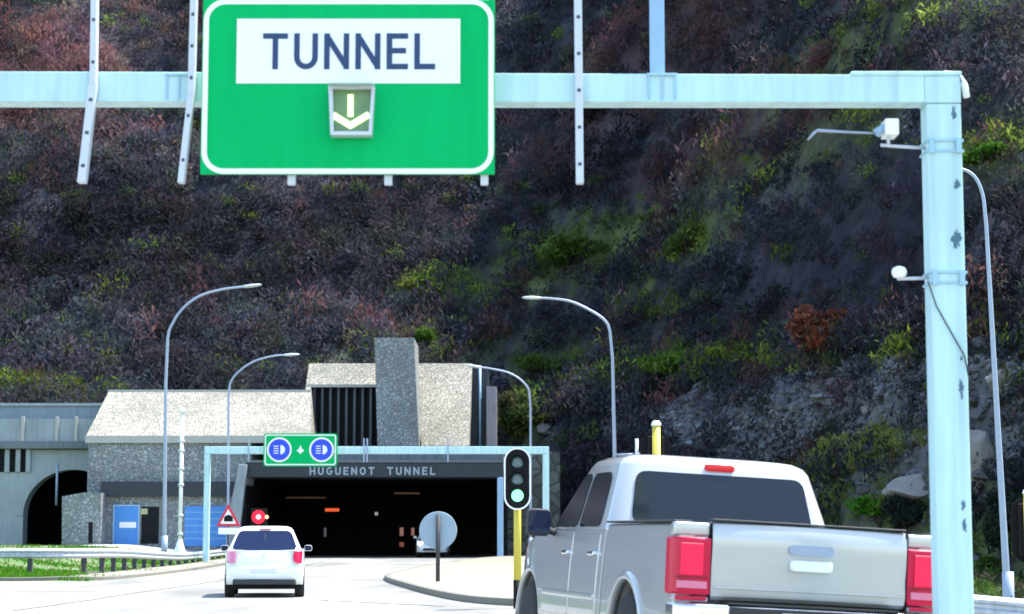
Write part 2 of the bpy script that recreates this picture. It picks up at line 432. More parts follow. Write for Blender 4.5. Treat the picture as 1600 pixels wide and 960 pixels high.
# traffic island, raised behind a kerb
isl = [(-3.9, 63), (-3.45, 57), (-2.6, 50.3), (-1.7, 43.6), (-.95, 39.2), (-.3, 37.0), (.9, 35.4), (2.4, 34.2), (4.2, 34.6), (5.6, 38), (6.2, 50), (6.0, 75), (4.5, 95), (.2, 97.5), (-1.1, 94), (-2.8, 84), (-3.7, 72)]
def smooth_poly(p, it=2):
    for _ in range(it):
        q = []
        for i in range(len(p)):
            a, b = Vector(p[i]), Vector(p[(i + 1) % len(p)])
            q += [tuple(a * .75 + b * .25), tuple(a * .25 + b * .75)]
        p = q
    return p
isl = smooth_poly(isl)
def fan_sheet(mb, poly, h, inset=0.):
    c = Vector((sum(p[0] for p in poly) / len(poly), sum(p[1] for p in poly) / len(poly)))
    n = len(poly); rings = 14; vs = []
    for r in range(rings + 1):
        k = 1 - r / rings
        for p in poly:
            q = c + (Vector(p) - c) * k
            vs.append((q.x, q.y, gz(q.x, q.y) + h))
    fs = [(r * n + i, r * n + (i + 1) % n, (r + 1) * n + (i + 1) % n, (r + 1) * n + i) for r in range(rings) for i in range(n)]
    mb.add(vs, fs, 0, True)
mb = MB(); fan_sheet(mb, isl, .13); tag(mb.build('traffic_island_paving', M['island']), kind='structure')
def kerb_run(mb, pts, w, h, closed=False, drop=.3):
    n = len(pts); vs = []
    for i, p in enumerate(pts):
        a = Vector(pts[(i - 1) % n] if (closed or i) else pts[0]); b = Vector(pts[(i + 1) % n] if (closed or i < n - 1) else pts[-1])
        d = (b - a).normalized(); nn = Vector((-d.y, d.x)); p = Vector(p); z = gz(p.x, p.y)
        A, B = p + nn * w / 2, p - nn * w / 2
        vs += [(A.x, A.y, z - drop), (A.x, A.y, z + h), (B.x, B.y, z + h), (B.x, B.y, z - drop)]
    m = n if closed else n - 1
    fs = []
    for i in range(m):
        j = (i + 1) % n
        for k in range(3): fs.append((i * 4 + k, i * 4 + k + 1, j * 4 + k + 1, j * 4 + k))
    mb.add(vs, fs)
mb = MB(); kerb_run(mb, isl, .18, .145, True); k = mb.build('kerb', M['kerb'], bevel=.02); tag(k, kind='structure')
kp = [(x, 58.2) for x in np.linspace(-60, -14.6, 40)] + [(-14.6 + 2.7 * sin(a), 60.9 - 2.7 * cos(a)) for a in np.linspace(.1, PI / 2, 9)] + [(-11.9, y) for y in np.linspace(61.5, 99, 30)]
mb = MB(); kerb_run(mb, kp, .16, .11); k = mb.build('kerb', M['kerb'], bevel=.02); tag(k, kind='structure')
def tar_seam(pts, w):
    mb = MB(); vs = []
    for i, p in enumerate(pts):
        a = Vector(pts[max(i - 1, 0)]); b = Vector(pts[min(i + 1, len(pts) - 1)]); d = (b - a).normalized(); nn = Vector((-d.y, d.x)) * w / 2
        q = Vector(p); vs += [(q.x + nn.x, q.y + nn.y, gz(q.x, q.y) + .017), (q.x - nn.x, q.y - nn.y, gz(q.x, q.y) + .017)]
    mb.add(vs, [(2 * i, 2 * i + 1, 2 * i + 3, 2 * i + 2) for i in range(len(pts) - 1)])
    tag(mb.build('road_seam', mat('tar_seam', (.07, .07, .07), .8)), kind='structure')
rs0 = random.Random(5)
def wob(x0, y0, x1, y1, n=24): return [(x0 + (x1 - x0) * t + rs0.uniform(-.05, .05), y0 + (y1 - y0) * t + rs0.uniform(-.06, .06)) for t in np.linspace(0, 1, n)]
tar_seam(wob(-3.9, 40, -1.2, 36.2), .10); tar_seam(wob(-8.3, 34, -8.5, 95, 50), .07); tar_seam(wob(-30, 47, -9.5, 46.2, 40), .12); tar_seam(wob(-11.5, 70, -3.8, 69.6), .10)
# gravel verge at the turn and the pale apron before the service doors
mb = MB()
vp = [(-14.8, 58.6), (-13.2, 59.3), (-12.1, 61.2), (-12.05, 80), (-12.05, 95), (-13.0, 95), (-13.1, 80), (-13.4, 66), (-14.4, 61)]
fan_sheet(mb, vp, .05); tag(mb.build('verge', M['dirt']), kind='structure')
mb = MB(); fan_sheet(mb, [(-20.6, 96.5), (-12.9, 96.5), (-12.9, 102.5), (-20.6, 102.5)], .05); tag(mb.build('pavement', M['pad']), kind='structure')

# ------------------------------------------------------------------ hillside
HX = np.linspace(-170, 190, 331); HY = np.linspace(36, 330, 295)
FX = [-170, -2, 2.5, 6, 9, 14, 20, 60, 190]; FY = [117.5, 117.5, 112, 103, 96, 80, 60, 46, 40]
def hprofile(d):
    return np.interp(d, [-40, -2, 0, 2.2, 6, 12, 60, 120, 300], [-1.5, -1., 0, 2.6, 7.2, 8.7, 42, 82, 170])
H = np.zeros((len(HY), len(HX)))
for j, y in enumerate(HY):
    for i, x in enumerate(HX):
        f = np.interp(x, FX, FY)
        d = y - f
        n0 = mnoise.noise((x * .045, y * .045, 3.1)); n1 = mnoise.noise((x * .13, y * .13, 7.7)); n2 = mnoise.noise((x * .42, y * .42, 1.3))
        k = sstep(4, 40, d)
        z = hprofile(d + 1.2 * n1) + k * (6.5 * n0 + 3.5 * n1) + sstep(-1, 3, d) * (.9 * n2 + .5 * n1)
        H[j, i] = z + .25 if d > -1 else z
def hz(x, y):
    x = np.asarray(x, float); y = np.asarray(y, float)
    fi = np.clip((x - HX[0]) / (HX[1] - HX[0]), 0, len(HX) - 1.001); fj = np.clip((y - HY[0]) / (HY[1] - HY[0]), 0, len(HY) - 1.001)
    i = fi.astype(int); j = fj.astype(int); a = fi - i; b = fj - j
    return (H[j, i] * (1 - a) * (1 - b) + H[j, i + 1] * a * (1 - b) + H[j + 1, i] * (1 - a) * b + H[j + 1, i + 1] * a * b)
def hill_hit(px, py):
    prev = None
    for Y in np.arange(60, 320, .5):
        p = at(px, py, Y)
        if hz(p.x, Y) >= p.z: return p
    return at(px, py, 300)

# vegetation zones on the hill, as blobs in place coordinates (x, height)
ZN = []
def zone(kind, px, py, rx, ry, w=1.):
    p = hill_hit(px, py); s = p.y / F
    k_ = 1.15 if kind == 'green' else 1.; ZN.append((kind, p.x, p.z, rx * s * k_, ry * s * k_, w))
for a in (('red', 40, 130, 150, 150, 1.), ('red', 250, 40, 120, 60, .5), ('red', 1010, 70, 160, 90, .8), ('red', 1180, 210, 170, 90, .8), ('red', 900, 230, 110, 60, .6), ('red', 470, 335, 30, 30, .8),
          ('red', 620, 330, 120, 40, .45), ('red', 150, 220, 120, 60, .5),
          ('green', 900, 390, 120, 34, .9), ('green', 1070, 385, 60, 36, .7), ('green', 680, 450, 55, 26, .9), ('green', 790, 468, 80, 22, .7), ('green', 590, 528, 50, 18, .8), ('green', 665, 530, 26, 16, .9),
          ('green', 985, 488, 30, 16, .9), ('green', 1055, 492, 40, 14, .9), ('green', 1060, 580, 90, 22, .9), ('green', 870, 585, 60, 24, .9), ('green', 980, 604, 190, 16, .95), ('green', 1130, 575, 90, 24, .8), ('green', 1500, 880, 120, 40, .8), ('green', 1330, 590, 90, 16, .5), ('green', 700, 560, 160, 20, .5),
          ('green', 1420, 25, 190, 40, .8), ('green', 1250, 225, 110, 60, .45), ('green', 1550, 245, 60, 24, .95), ('green', 20, 605, 70, 16, .9), ('green', 120, 620, 120, 10, .9), ('green', 820, 655, 46, 40, .8),
          ('lime', 1370, 698, 50, 18, .95), ('lime', 1325, 716, 50, 16, .95), ('lime', 1285, 735, 50, 13, .8), ('green', 1385, 805, 60, 26, .9), ('green', 1560, 890, 60, 40, .9), ('green', 1570, 560, 60, 60, .4),
          ('rock', 1180, 640, 250, 52, .95), ('rock', 1000, 660, 120, 40, .6), ('rock', 1260, 690, 200, 50, .9), ('rock', 1535, 690, 45, 60, 1.), ('rock', 1440, 760, 70, 40, .7), ('rock', 1560, 590, 36, 34, .9),
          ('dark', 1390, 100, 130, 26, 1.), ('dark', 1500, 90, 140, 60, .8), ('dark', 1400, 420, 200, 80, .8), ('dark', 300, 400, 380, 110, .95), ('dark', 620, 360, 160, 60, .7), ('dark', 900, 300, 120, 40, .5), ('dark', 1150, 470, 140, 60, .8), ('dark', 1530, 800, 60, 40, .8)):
    zone(*a)
def zone_w(kind, x, z):
    w = np.zeros_like(x)
    for k, cx, cz, rx_, rz_, s in ZN:
        if k == kind:
            d2 = ((x - cx) / rx_) ** 2 + ((z - cz) / rz_) ** 2
            w = np.maximum(w, s * np.clip(1.5 - d2, 0, 1))
    return w
def jitter_noise(x, y, s, off=0.):
    return np.array([mnoise.noise((a * s, b * s, off)) for a, b in zip(x, y)])

XX, YY = np.meshgrid(HX, HY); fx, fy, fz = XX.ravel(), YY.ravel(), H.ravel()
soil = np.zeros((len(fx), 3)); soil[:] = (.036, .036, .047)
nz = jitter_noise(fx, fy, .07, 2.)
soil *= (1 + .5 * nz)[:, None]
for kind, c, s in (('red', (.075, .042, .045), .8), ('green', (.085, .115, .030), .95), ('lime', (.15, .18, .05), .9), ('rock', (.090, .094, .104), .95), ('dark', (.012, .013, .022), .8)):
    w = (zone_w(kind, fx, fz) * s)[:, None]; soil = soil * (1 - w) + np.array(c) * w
ny_, nx_ = H.shape
idx = np.arange(ny_ * nx_).reshape(ny_, nx_)
quads = np.stack([idx[:-1, :-1], idx[:-1, 1:], idx[1:, 1:], idx[1:, :-1]], -1).reshape(-1, 4)
def np_mesh(name, verts, quads, cols, material, smooth=False):
    me = bpy.data.meshes.new(name); k = quads.shape[1]
    me.vertices.add(len(verts)); me.vertices.foreach_set('co', verts.astype(np.float32).ravel())
    me.loops.add(quads.size); me.loops.foreach_set('vertex_index', quads.astype(np.int32).ravel())
    me.polygons.add(len(quads)); me.polygons.foreach_set('loop_start', np.arange(0, quads.size, k, dtype=np.int32))
    me.polygons.foreach_set('use_smooth', np.full(len(quads), smooth))
    me.update(calc_edges=True)
    ca = me.color_attributes.new('Col', 'FLOAT_COLOR', 'POINT')
    ca.data.foreach_set('color', np.concatenate([cols, np.ones((len(cols), 1))], 1).astype(np.float32).ravel())
    me.materials.append(material); me.validate()
    o = bpy.data.objects.new(name, me); COL.objects.link(o)
    return o
hill = np_mesh('hillside', np.stack([fx, fy, fz], 1), quads, soil, M['hill'], True); tag(hill, kind='structure')

# leaves: quads spread through each plant's volume
def leaf_cloud(centres, radii, n, size, upright=0., shell=.5):
    """n leaves for every plant: returns quad corners (P*n,4,3)"""
    P = len(centres)
    d = RNG.normal(size=(P, n, 3)); d /= np.linalg.norm(d, axis=2, keepdims=True)
    r = shell + (1 - shell) * RNG.random((P, n, 1)); r *= RNG.random((P, n, 1)) ** .2
    lump = 1 + .28 * np.sin(d[..., :1] * 4 + RNG.random((P, 1, 1)) * 6) * np.cos(d[..., 1:2] * 5 + RNG.random((P, 1, 1)) * 6)
    c = centres[:, None, :] + d * r * radii[:, None, :] * lump
    u = RNG.normal(size=(P, n, 3)); u[..., 2] += upright * np.sign(u[..., 2] + 1e-9) * 2
    u /= np.linalg.norm(u, axis=2, keepdims=True)
    w = np.cross(u, RNG.normal(size=(P, n, 3))); w /= np.linalg.norm(w, axis=2, keepdims=True) + 1e-9
    s = size[:, None, None] * (.6 + .8 * RNG.random((P, n, 1)))
    asp = .5 - .32 * upright
    a = u * s * (1 + upright); b = w * s * asp
    q = np.stack([c - a, c + b * .9, c + a, c - b * .9], 2)
    return q.reshape(-1, 4, 3)
def cloud_obj(name, q, leafcol, material):
    v = q.reshape(-1, 3); f = np.arange(len(v)).reshape(-1, 4)
    return np_mesh(name, v, f, np.repeat(leafcol, 4, axis=0), material)

def scatter(n, x0, x1, d0, d1):
    x = RNG.uniform(x0, x1, n); d = RNG.uniform(d0, d1, n)
    y = np.interp(x, FX, FY) + d
    return x, y, hz(x, y)
# candidate spots over the part of the hill that can be seen
cx, cy, cz = scatter(25000, -62, 62, 1, 100)
ex = scatter(4200, 1.5, 34, .2, 15)
cx, cy, cz = (np.concatenate([a, b]) for a, b in zip((cx, cy, cz), ex))
ex = scatter(9000, 8, 22, .2, 14); kl = zone_w('lime', ex[0], ex[2]) > .35
cx, cy, cz = (np.concatenate([a, b[kl]]) for a, b in zip((cx, cy, cz), ex))
ang = np.abs(cx) / cy
keep = (ang < .33) & (cz < .34 * cy + 8) & ~((cy < 119) & (cx > -34) & (cx < 3))
cx, cy, cz = cx[keep], cy[keep], cz[keep]
wr, wg, wl, wk, wd = (zone_w(k, cx, cz) for k in ('red', 'green', 'lime', 'rock', 'dark'))
roll = RNG.random(len(cx)); bare = RNG.random(len(cx)) > wk * .9
patch = jitter_noise(cx, cy, .11, 9.)
is_red = bare & (roll < np.maximum(wr * .78, np.clip(.04 + .25 * patch, 0, 1)) * (1 - .7 * wd))
is_green = (~is_red) & (bare | (wl > .3)) & (RNG.random(len(cx)) < np.maximum(np.maximum(wg * .95, wl * .9), np.clip(.05 + .12 * -patch, 0, 1)))
is_rock = ~bare
burnt = ~is_red & ~is_green & ~is_rock
def plants(mask, rlo, rhi, flat, n, leaf, up, basecol, var, name, label, sink=.25):
    x, y, z = cx[mask], cy[mask], cz[mask]; P = len(x)
    r = (rlo + (rhi * 1.35 - rlo) * RNG.random(P) ** 1.7) * np.clip(.25 + y / 150, .6, 1.1)
    rad = np.stack([r, r, r * flat * RNG.uniform(.7, 1.3, P)], 1)
    c = np.stack([x, y, z + rad[:, 2] * (1 - sink)], 1)
    q = leaf_cloud(c, rad, n, r * leaf, up, .35)
    bc = np.array(basecol)[RNG.integers(0, len(basecol), P)]
    bc = bc * RNG.uniform(1 - var, 1 + var, (P, 1)) * RNG.uniform(.9, 1.1, (P, 3))
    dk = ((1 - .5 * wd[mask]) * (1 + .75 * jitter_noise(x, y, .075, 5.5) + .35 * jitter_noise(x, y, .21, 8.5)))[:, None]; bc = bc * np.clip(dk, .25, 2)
    lc = np.repeat(bc, n, axis=0) * RNG.uniform(.82, 1.18, (P * n, 1))
    o = cloud_obj(name, q, lc, M['scrub']); tag(o, label, None, None, 'stuff'); o['category'] = 'scrub'
    return o
plants(burnt, .5, 1.4, .75, 105, .10, .2, [(.032, .036, .051), (.042, .045, .064), (.034, .044, .054), (.060, .060, .080), (.050, .058, .050), (.055, .043, .056)], .45, 'burnt_scrub', 'charcoal dark burnt scrub covering the steep hillside')
plants(is_red, .5, 1.3, .95, 95, .11, .4, [(.120, .060, .066), (.155, .072, .068), (.098, .060, .078), (.120, .082, .068)], .4, 'dry_bracken', 'reddish brown dry bracken in patches on the hillside')
plants(is_green & (wl < .3), .45, 1.15, .6, 95, .11, .25, [(.125, .18, .032), (.165, .22, .040), (.10, .14, .042)], .4, 'green_scrub', 'green low scrub growing in patches on the hillside')
plants(is_green & (wl >= .3), .3, .8, .45, 95, .12, .35, [(.27, .30, .09), (.21, .26, .07)], .3, 'pale_grass', 'pale yellow green grass strip on the rock slope')

# loose stones of the rock cut
def rock_mesh(seed, n=2):
    bm = bmesh.new(); bmesh.ops.create_icosphere(bm, subdivisions=n, radius=1)
    rs = random.Random(seed)
    pl = [(Vector((rs.gauss(0, 1), rs.gauss(0, 1), rs.gauss(0, 1))).normalized(), rs.uniform(.5, .85)) for _ in range(9)]
    for v in bm.verts:
        for nn, dd in pl:
            e = v.co.dot(nn) - dd
            if e > 0: v.co -= nn * e
        v.co *= 1 + .10 * mnoise.noise(v.co * 2 + Vector((seed, 0, 0)))
    vs = np.array([v.co[:] for v in bm.verts]); fs = np.array([[v.index for v in f.verts] for f in bm.faces]); bm.free()
    return vs, fs
RK = [rock_mesh(i, 1) for i in range(6)]
x, y, z = scatter(20000, 1, 34, 0, 16)
k = RNG.random(len(x)) < np.clip(zone_w('rock', x, z) + .06, 0, 1)
x, y, z = x[k], y[k], z[k]
V = []; Q = []; C = []; o_ = 0
for i in range(len(x)):
    vs, fs = RK[i % 6]; s = RNG.uniform(.06, .26) * (2.2 if RNG.random() < .05 else 1)
    a = RNG.random() * 6.28; R = np.array([[cos(a), -sin(a), 0], [sin(a), cos(a), 0], [0, 0, 1]])
    V.append((vs * (s * RNG.uniform(.8, 1.4), s, s * .75)) @ R.T + (x[i], y[i], z[i] + s * .15)); Q.append(fs + o_); o_ += len(vs)
    c = np.array((.095, .100, .112)) * RNG.uniform(.7, 1.25) * (1.9 if RNG.random() < .03 else 1); C.append(np.repeat(c[None], len(vs), 0))
sc_ = np_mesh('scree', np.concatenate(V), np.concatenate(Q), np.concatenate(C), attr_mat('scree_stone', .9, 5., .6, 1.3))
tag(sc_, 'grey loose stones strewn over the rock cut', None, None, 'stuff'); sc_['category'] = 'scree'

def big_rock(px, py, w, h, label, m, seed):
    p = hill_hit(px, py + h / 2); s = p.y / F
    vs, fs = rock_mesh(seed, 4)
    vs = [(p.x + v[0] * w * s / 2 * 1.1, p.y + .2 + v[1] * w * s / 2, p.z + (v[2] + (.6 if w > 100 else .85) + .25 * v[0] * (w > 100)) * h * s / 2) for v in vs]
    b = MB(); b.add(vs, [tuple(f) for f in fs], 0, False)
    ob = b.build('boulder', m); tag(ob, label, 'rock', 'boulders on the rock slope')
big_rock(1564, 592, 52, 60, 'pinkish boulder high on the slope behind the leaning lamp post', M['rock'], 21)
big_rock(1534, 700, 60, 130, 'tall pale cracked rock slab just right of the gantry post', M['rock'], 22)
big_rock(1440, 757, 120, 56, 'long pale rock ledge just left of the gantry post', M['rock'], 23)
big_rock(1356, 640, 22, 18, 'small whitish boulder in the middle of the rock cut', M['rock'], 24)
big_rock(1352, 672, 18, 16, 'small pale rock above the yellow green grass strip', M['rock'], 25)
big_rock(1300, 618, 60, 14, 'flat grey rock ledge along the top of the rock cut', M['rockdark'], 26)
big_rock(852, 668, 24, 22, 'small pinkish rock beside the second right lamp post', M['rock'], 27)

# ------------------------------------------------------------------ single bushes and trees that stand out
def bush(name, label, base, w, h, cols, n=420, leaf=.10, trunk=.25, cat='bush', lobes=7, up=.1, seed=1):
    rs = np.random.default_rng(seed)
    b = Vector(base)
    e = thing(name, label, cat, base)
    t = MB()
    cs = []; rd = []
    for k in range(lobes):
        a = 2 * PI * k / lobes + rs.random(); rr = rs.uniform(.1, .34) * w
        c = np.array((b.x + rr * cos(a), b.y + rr * sin(a), b.z + h * rs.uniform(.26, .70)))
        cs.append(c); q = rs.uniform(.2, .31); rd.append((w * q, w * q, h * q * .95))
        mid = b.lerp(Vector(c), .5) + Vector((0, 0, -.06 * h))
        t.tube([b + Vector((0, 0, -.15)), mid, Vector(c)], [.05 * w * .6, .03 * w * .6, .008 * w], 6)
    t.build('trunk', M['bark'], e)
    cs = np.array(cs); rd = np.array(rd)
    q = leaf_cloud(cs, rd, n, np.full(lobes, leaf * w), up, .45)
    bc = np.array(cols)[rs.integers(0, len(cols), lobes)]
    lc = np.repeat(bc, n, axis=0) * rs.uniform(.55, 1.4, (lobes * n, 1))
    o = cloud_obj('crown', q, lc, M['leaf']); attach(o, e)
    return e
BUSH = [
 ('rusty bush with an orange top standing alone on the dark slope', 1290, 580, 110, 110, [(.26, .075, .025), (.20, .06, .03), (.13, .05, .035), (.10, .04, .04)], 'bush'),
 ('small tan golden bush high above the green lane sign', 750, 358, 46, 44, [(.20, .12, .05), (.14, .09, .045)], 'bush'),
 ('bright green bush behind the truck tailgate beside the gantry post', 1380, 825, 84, 52, [(.05, .16, .012), (.07, .20, .015)], 'bush'),
 ('bright lime green bush growing above the tall stone tower', 672, 462, 50, 34, [(.09, .17, .02), (.12, .19, .03)], 'bush'),
 ('round green bush just behind the right side of the stone tower', 663, 545, 44, 42, [(.075, .15, .02), (.06, .12, .02)], 'bush'),
 ('wide green bush on the ledge left of the tall right lamp', 850, 600, 90, 50, [(.055, .10, .02), (.045, .08, .022)], 'bush'),
 ('long bright green bush on the ledge right of the tall right lamp', 1062, 600, 120, 42, [(.06, .12, .015), (.08, .13, .02)], 'bush'),
 ('olive green tree beside the pinkish pier of the portal building', 812, 700, 70, 84, [(.05, .075, .02), (.06, .065, .025)], 'tree'),
 ('broad green shrub on the upper slope under the gantry beam', 900, 412, 130, 48, [(.06, .11, .02), (.075, .115, .025)], 'bush'),
 ('green shrub on the upper slope right of the broad shrub', 1072, 410, 70, 56, [(.05, .095, .02), (.065, .10, .022)], 'bush'),
 ('bright green shrub just right of the upper gantry post', 1548, 262, 80, 34, [(.07, .17, .02), (.06, .14, .02)], 'bush'),
 ('green shrub behind the right guardrail by the lamp base', 1556, 925, 70, 60, [(.045, .10, .015), (.055, .09, .02)], 'bush'),
 ('dark evergreen tree behind the far right traffic light', 1590, 870, 90, 120, [(.018, .028, .022), (.022, .035, .022)], 'tree'),
 ('dark tree left of the gantry post', 1425, 845, 80, 70, [(.018, .026, .022), (.022, .030, .026)], 'tree'),
]
for i, (lab, px, py, w, h, cols, cat) in enumerate(BUSH):
    p = hill_hit(px, py); s = p.y / F
    zb = float(hz(p.x, p.y))
    bush('bush' if cat == 'bush' else 'tree', lab, (p.x, p.y + .2, zb), w * s, h * s, cols, cat=cat, seed=i + 3, n=900, leaf=.05)

# grass along the left verge, weeds on the island
def grass(name, pts, hlo, hhi, cols, label):
    n = len(pts); a = RNG.random(n) * 6.28; h = RNG.uniform(hlo, hhi, n); w = h * .10 + .012
    z = np.array([gz(p[0], p[1]) for p in pts])
    base = np.stack([pts[:, 0], pts[:, 1], z], 1)
    d = np.stack([np.cos(a) * w, np.sin(a) * w, np.zeros(n)], 1)
    lean = np.stack([RNG.normal(0, .35, n) * h, RNG.normal(0, .35, n) * h, h], 1)
    v = np.stack([base - d, base + d, base + lean], 1).reshape(-1, 3)
    c = np.array(cols)[RNG.integers(0, len(cols), n)] * RNG.uniform(.6, 1.4, (n, 1))
    o = np_mesh(name, v, np.arange(len(v)).reshape(-1, 3), np.repeat(c, 3, axis=0), M['leaf'])
    tag(o, label, None, None, 'stuff'); o['category'] = 'grass'
n = 110000
gx = RNG.uniform(-34, -12.2, n); gy = 58.55 + RNG.uniform(0, 1, n) ** 2.2 * 38
thick = jitter_noise(gx, gy, .35, 4.) + .35 * (gy < 64) + .12
kk = (RNG.random(n) < np.clip(thick * 2.2, .08, 1)) & ((gx < -13.2) | (RNG.random(n) < .15)) & ~((gy > 95.8) & (gx > -21))
grass('grass', np.stack([gx[kk], gy[kk]], 1), .05, .15, [(.035, .19, .004), (.05, .23, .006), (.08, .20, .012), (.12, .16, .03)], 'bright green grass on the verge around the left guardrail')
n = 2600
gx = RNG.uniform(-2.2, 5.5, n); gy = RNG.uniform(37, 60, n)
kk = (jitter_noise(gx, gy, .7, 1.) > .18) & (gx > -2.9 + (50 - gy) * .16)
kk |= (np.abs(gx - .1) < .5) & (np.abs(gy - 37.6) < .9)
grass('weeds', np.stack([gx[kk], gy[kk]], 1), .04, .14, [(.10, .17, .03), (.18, .18, .07)], 'sparse green weeds sprouting on the pale traffic island')
# low undergrowth between the right guardrail and the slope
n = 900
ux = RNG.uniform(8.6, 20, n); uy = RNG.uniform(33, 76, n)
uz = np.maximum(np.array([gz(a, b) for a, b in zip(ux, uy)]), hz(ux, uy)); rr = RNG.uniform(.2, .55, n)
q = leaf_cloud(np.stack([ux, uy, uz + rr * .35], 1), np.stack([rr, rr, rr * .7], 1), 50, rr * .22, .2, .3)
bc = np.array([(.045, .09, .015), (.06, .10, .02), (.03, .045, .02), (.05, .05, .03)])[RNG.integers(0, 4, n)]
o = cloud_obj('undergrowth', q, np.repeat(bc, 50, axis=0) * RNG.uniform(.6, 1.4, (n * 50, 1)), M['leaf'])
tag(o, 'low green undergrowth behind the right guardrail', None, None, 'stuff'); o['category'] = 'undergrowth'

# ------------------------------------------------------------------ near gantry (13 m)
G = 13.0
def xg(px, py=560, Y=G): return at(px, py, Y).x
def zg(py, Y=G): return at(800, py, Y).z
gt = thing('sign_gantry', 'large pale cyan steel gantry standing in front of the truck', 'gantry', (xg(1485), G + .11, gz(xg(1485), G)))
xl, xr = xg(1457), xg(1512)
mb = MB(); mb.prism([(-7.6, zg(108)), (-7.6, zg(158)), (xg(1455), zg(160)), (xg(1455), zg(117))], G, G + .19)
mb.build('beam', M['paint'], gt, bevel=.006)
mb = MB(); mb.prism([(xg(1330, 140), zg(112)), (xg(1330, 140), zg(118.5)), (xg(1503, 140), zg(118.5)), (xg(1503, 140), zg(112))], G - .012, G + .21)
mb.prism([(xg(1455), zg(118.6)), (xg(1455), zg(161)), (xr + .0, zg(161)), (xr + .0, zg(118.6))], G - .004, G + .2)
mb.build('beam_sleeve', M['paint'], gt, bevel=.006)
mb = MB()
pth = [(xg(1478, 140), G + .05, zg(113)), (xg(1492, 140), G + .05, zg(114)), (xg(1503, 140), G + .05, zg(120)), (xg(1510, 140), G + .05, zg(131)), (xg(1513, 140), G + .05, zg(150))]
mb.tube(pth, .022, 10); mb.build('conduit_elbow', M['white'], gt)
mb = MB(); mb.box(xl, xr, G, G + .20, gz(3, G) - .05, zg(161.4)); mb.build('post', M['paint'], gt, bevel=.012, seg=3)
mb = MB(); mb.box(xl - .15, xr + .15, G - .12, G + .32, gz(3, G) - .1, gz(3, G) + .03); mb.build('base_plate', M['galv'], gt, bevel=.005)
xl2 = -7.4; mb = MB(); mb.box(xl2 - .11, xl2 + .11, G - .002, G + .20, -.05, zg(158.4)); mb.build('post', M['paint'], gt, bevel=.012)
# bands clamped round the post
for py, dy in ((228, 8), (434, 8)):
    mb = MB()
    for s in (-1, 1):
        zc = zg(py + s * dy)
        mb.box(xl - .010, xr + .010, G - .010, G + .212, zc - .008, zc + .008)
    for xx in (xl + .02, xr - .03):
        mb.box(xx - .012, xx + .022, G - .022, G - .009, zg(py + dy + 4), zg(py - dy - 4))
    mb.build('clamp_band', M['clamp'], gt, bevel=.002)
# worn paint
for k, (px, py, w, h) in enumerate([(1490, 178, 7, 22), (1500, 126, 6, 14), (1495, 288, 9, 16), (1494, 375, 14, 34), (1502, 606, 8, 30), (1505, 790, 7, 16), (1507, 822, 8, 18), (1450 + 52, 560, 4, 8)]):
    mb = MB(); r = random.Random(k); pts = []
    for a in range(34):
        t = 2 * PI * a / 34; q = .42 + .38 * mnoise.noise((2.2 * cos(t) + 9 * k, 2.2 * sin(t), .3)) + r.uniform(-.09, .09)
        p = at(px + w * q * cos(t), py + h * q * sin(t), G)
        pts.append((p.x, p.z))
    mb.prism(pts, G - .003, G - .0005); mb.build('paint_chip', M['paintchip'], gt)
mb = MB()
mb.tube([at(1450, 440, G - .03), at(1463, 478, G - .014), at(1478, 505, G - .012), at(1495, 535, G - .012), at(1507, 556, G - .012), at(1511, 575, G + .0), at(1513, 640, G + .05)], .005, 6)
mb.build('cable', M['postdark'], gt)
# clamp plates on the beam and the upper post
def beam_clamp(px0, px1, mid):
    mb = MB()
    mb.box(xg(px0, 135), xg(px1, 135), G - .016, G + .205, zg(119), zg(115))
    for q in (px0 + 3, mid, px1 - 3): mb.box(xg(q - 1.6, 135), xg(q + 1.6, 135), G - .014, G + .002, zg(156), zg(119.2))
    mb.build('beam_clamp', M['clamp'], gt, bevel=.002)
beam_clamp(1011, 1058, 1035); beam_clamp(258, 302, 280)
mb = MB(); mb.box(xg(1017, 60), xg(1039, 60), G + .04, G + .13, zg(114.6), zg(-160)); mb.build('upright', M['bluesteel'], gt, bevel=.004)
def mount_rail(pts, w=10):
    mb = MB(); Y = G - .05; hw = w / 2 * Y / F
    P = [at(a, b, Y) for a, b in pts]
    for i in range(len(P) - 1):
        a, b = P[i], P[i + 1]
        mb.hull([(a.x - hw, Y - .03, a.z), (a.x + hw, Y - .03, a.z), (a.x + hw, Y + .045, a.z), (a.x - hw, Y + .045, a.z)],
                [(b.x - hw, Y - .03, b.z), (b.x + hw, Y - .03, b.z), (b.x + hw, Y + .045, b.z), (b.x - hw, Y + .045, b.z)])
        L = (b - a).length; nb = int(L / .21)
        for k in range(nb):
            c = a.lerp(b, (k + .5) / nb)
            mb.box(c.x - hw * .45, c.x + hw * .5, Y - .034, Y - .029, c.z - .011, c.z + .011, 1)
    return mb.build('mounting_rail', [M['galv'], M['darkhole']], gt, bevel=.003)
mount_rail([(149, -160), (148, 0), (146, 132)]); mount_rail([(146, 132), (128, 286)], 13)
mount_rail([(305, -160), (303, 0), (299, 148)]); mount_rail([(299, 148), (283, 286)])
mount_rail([(901, -160), (903, 0), (906, 287)], 12)

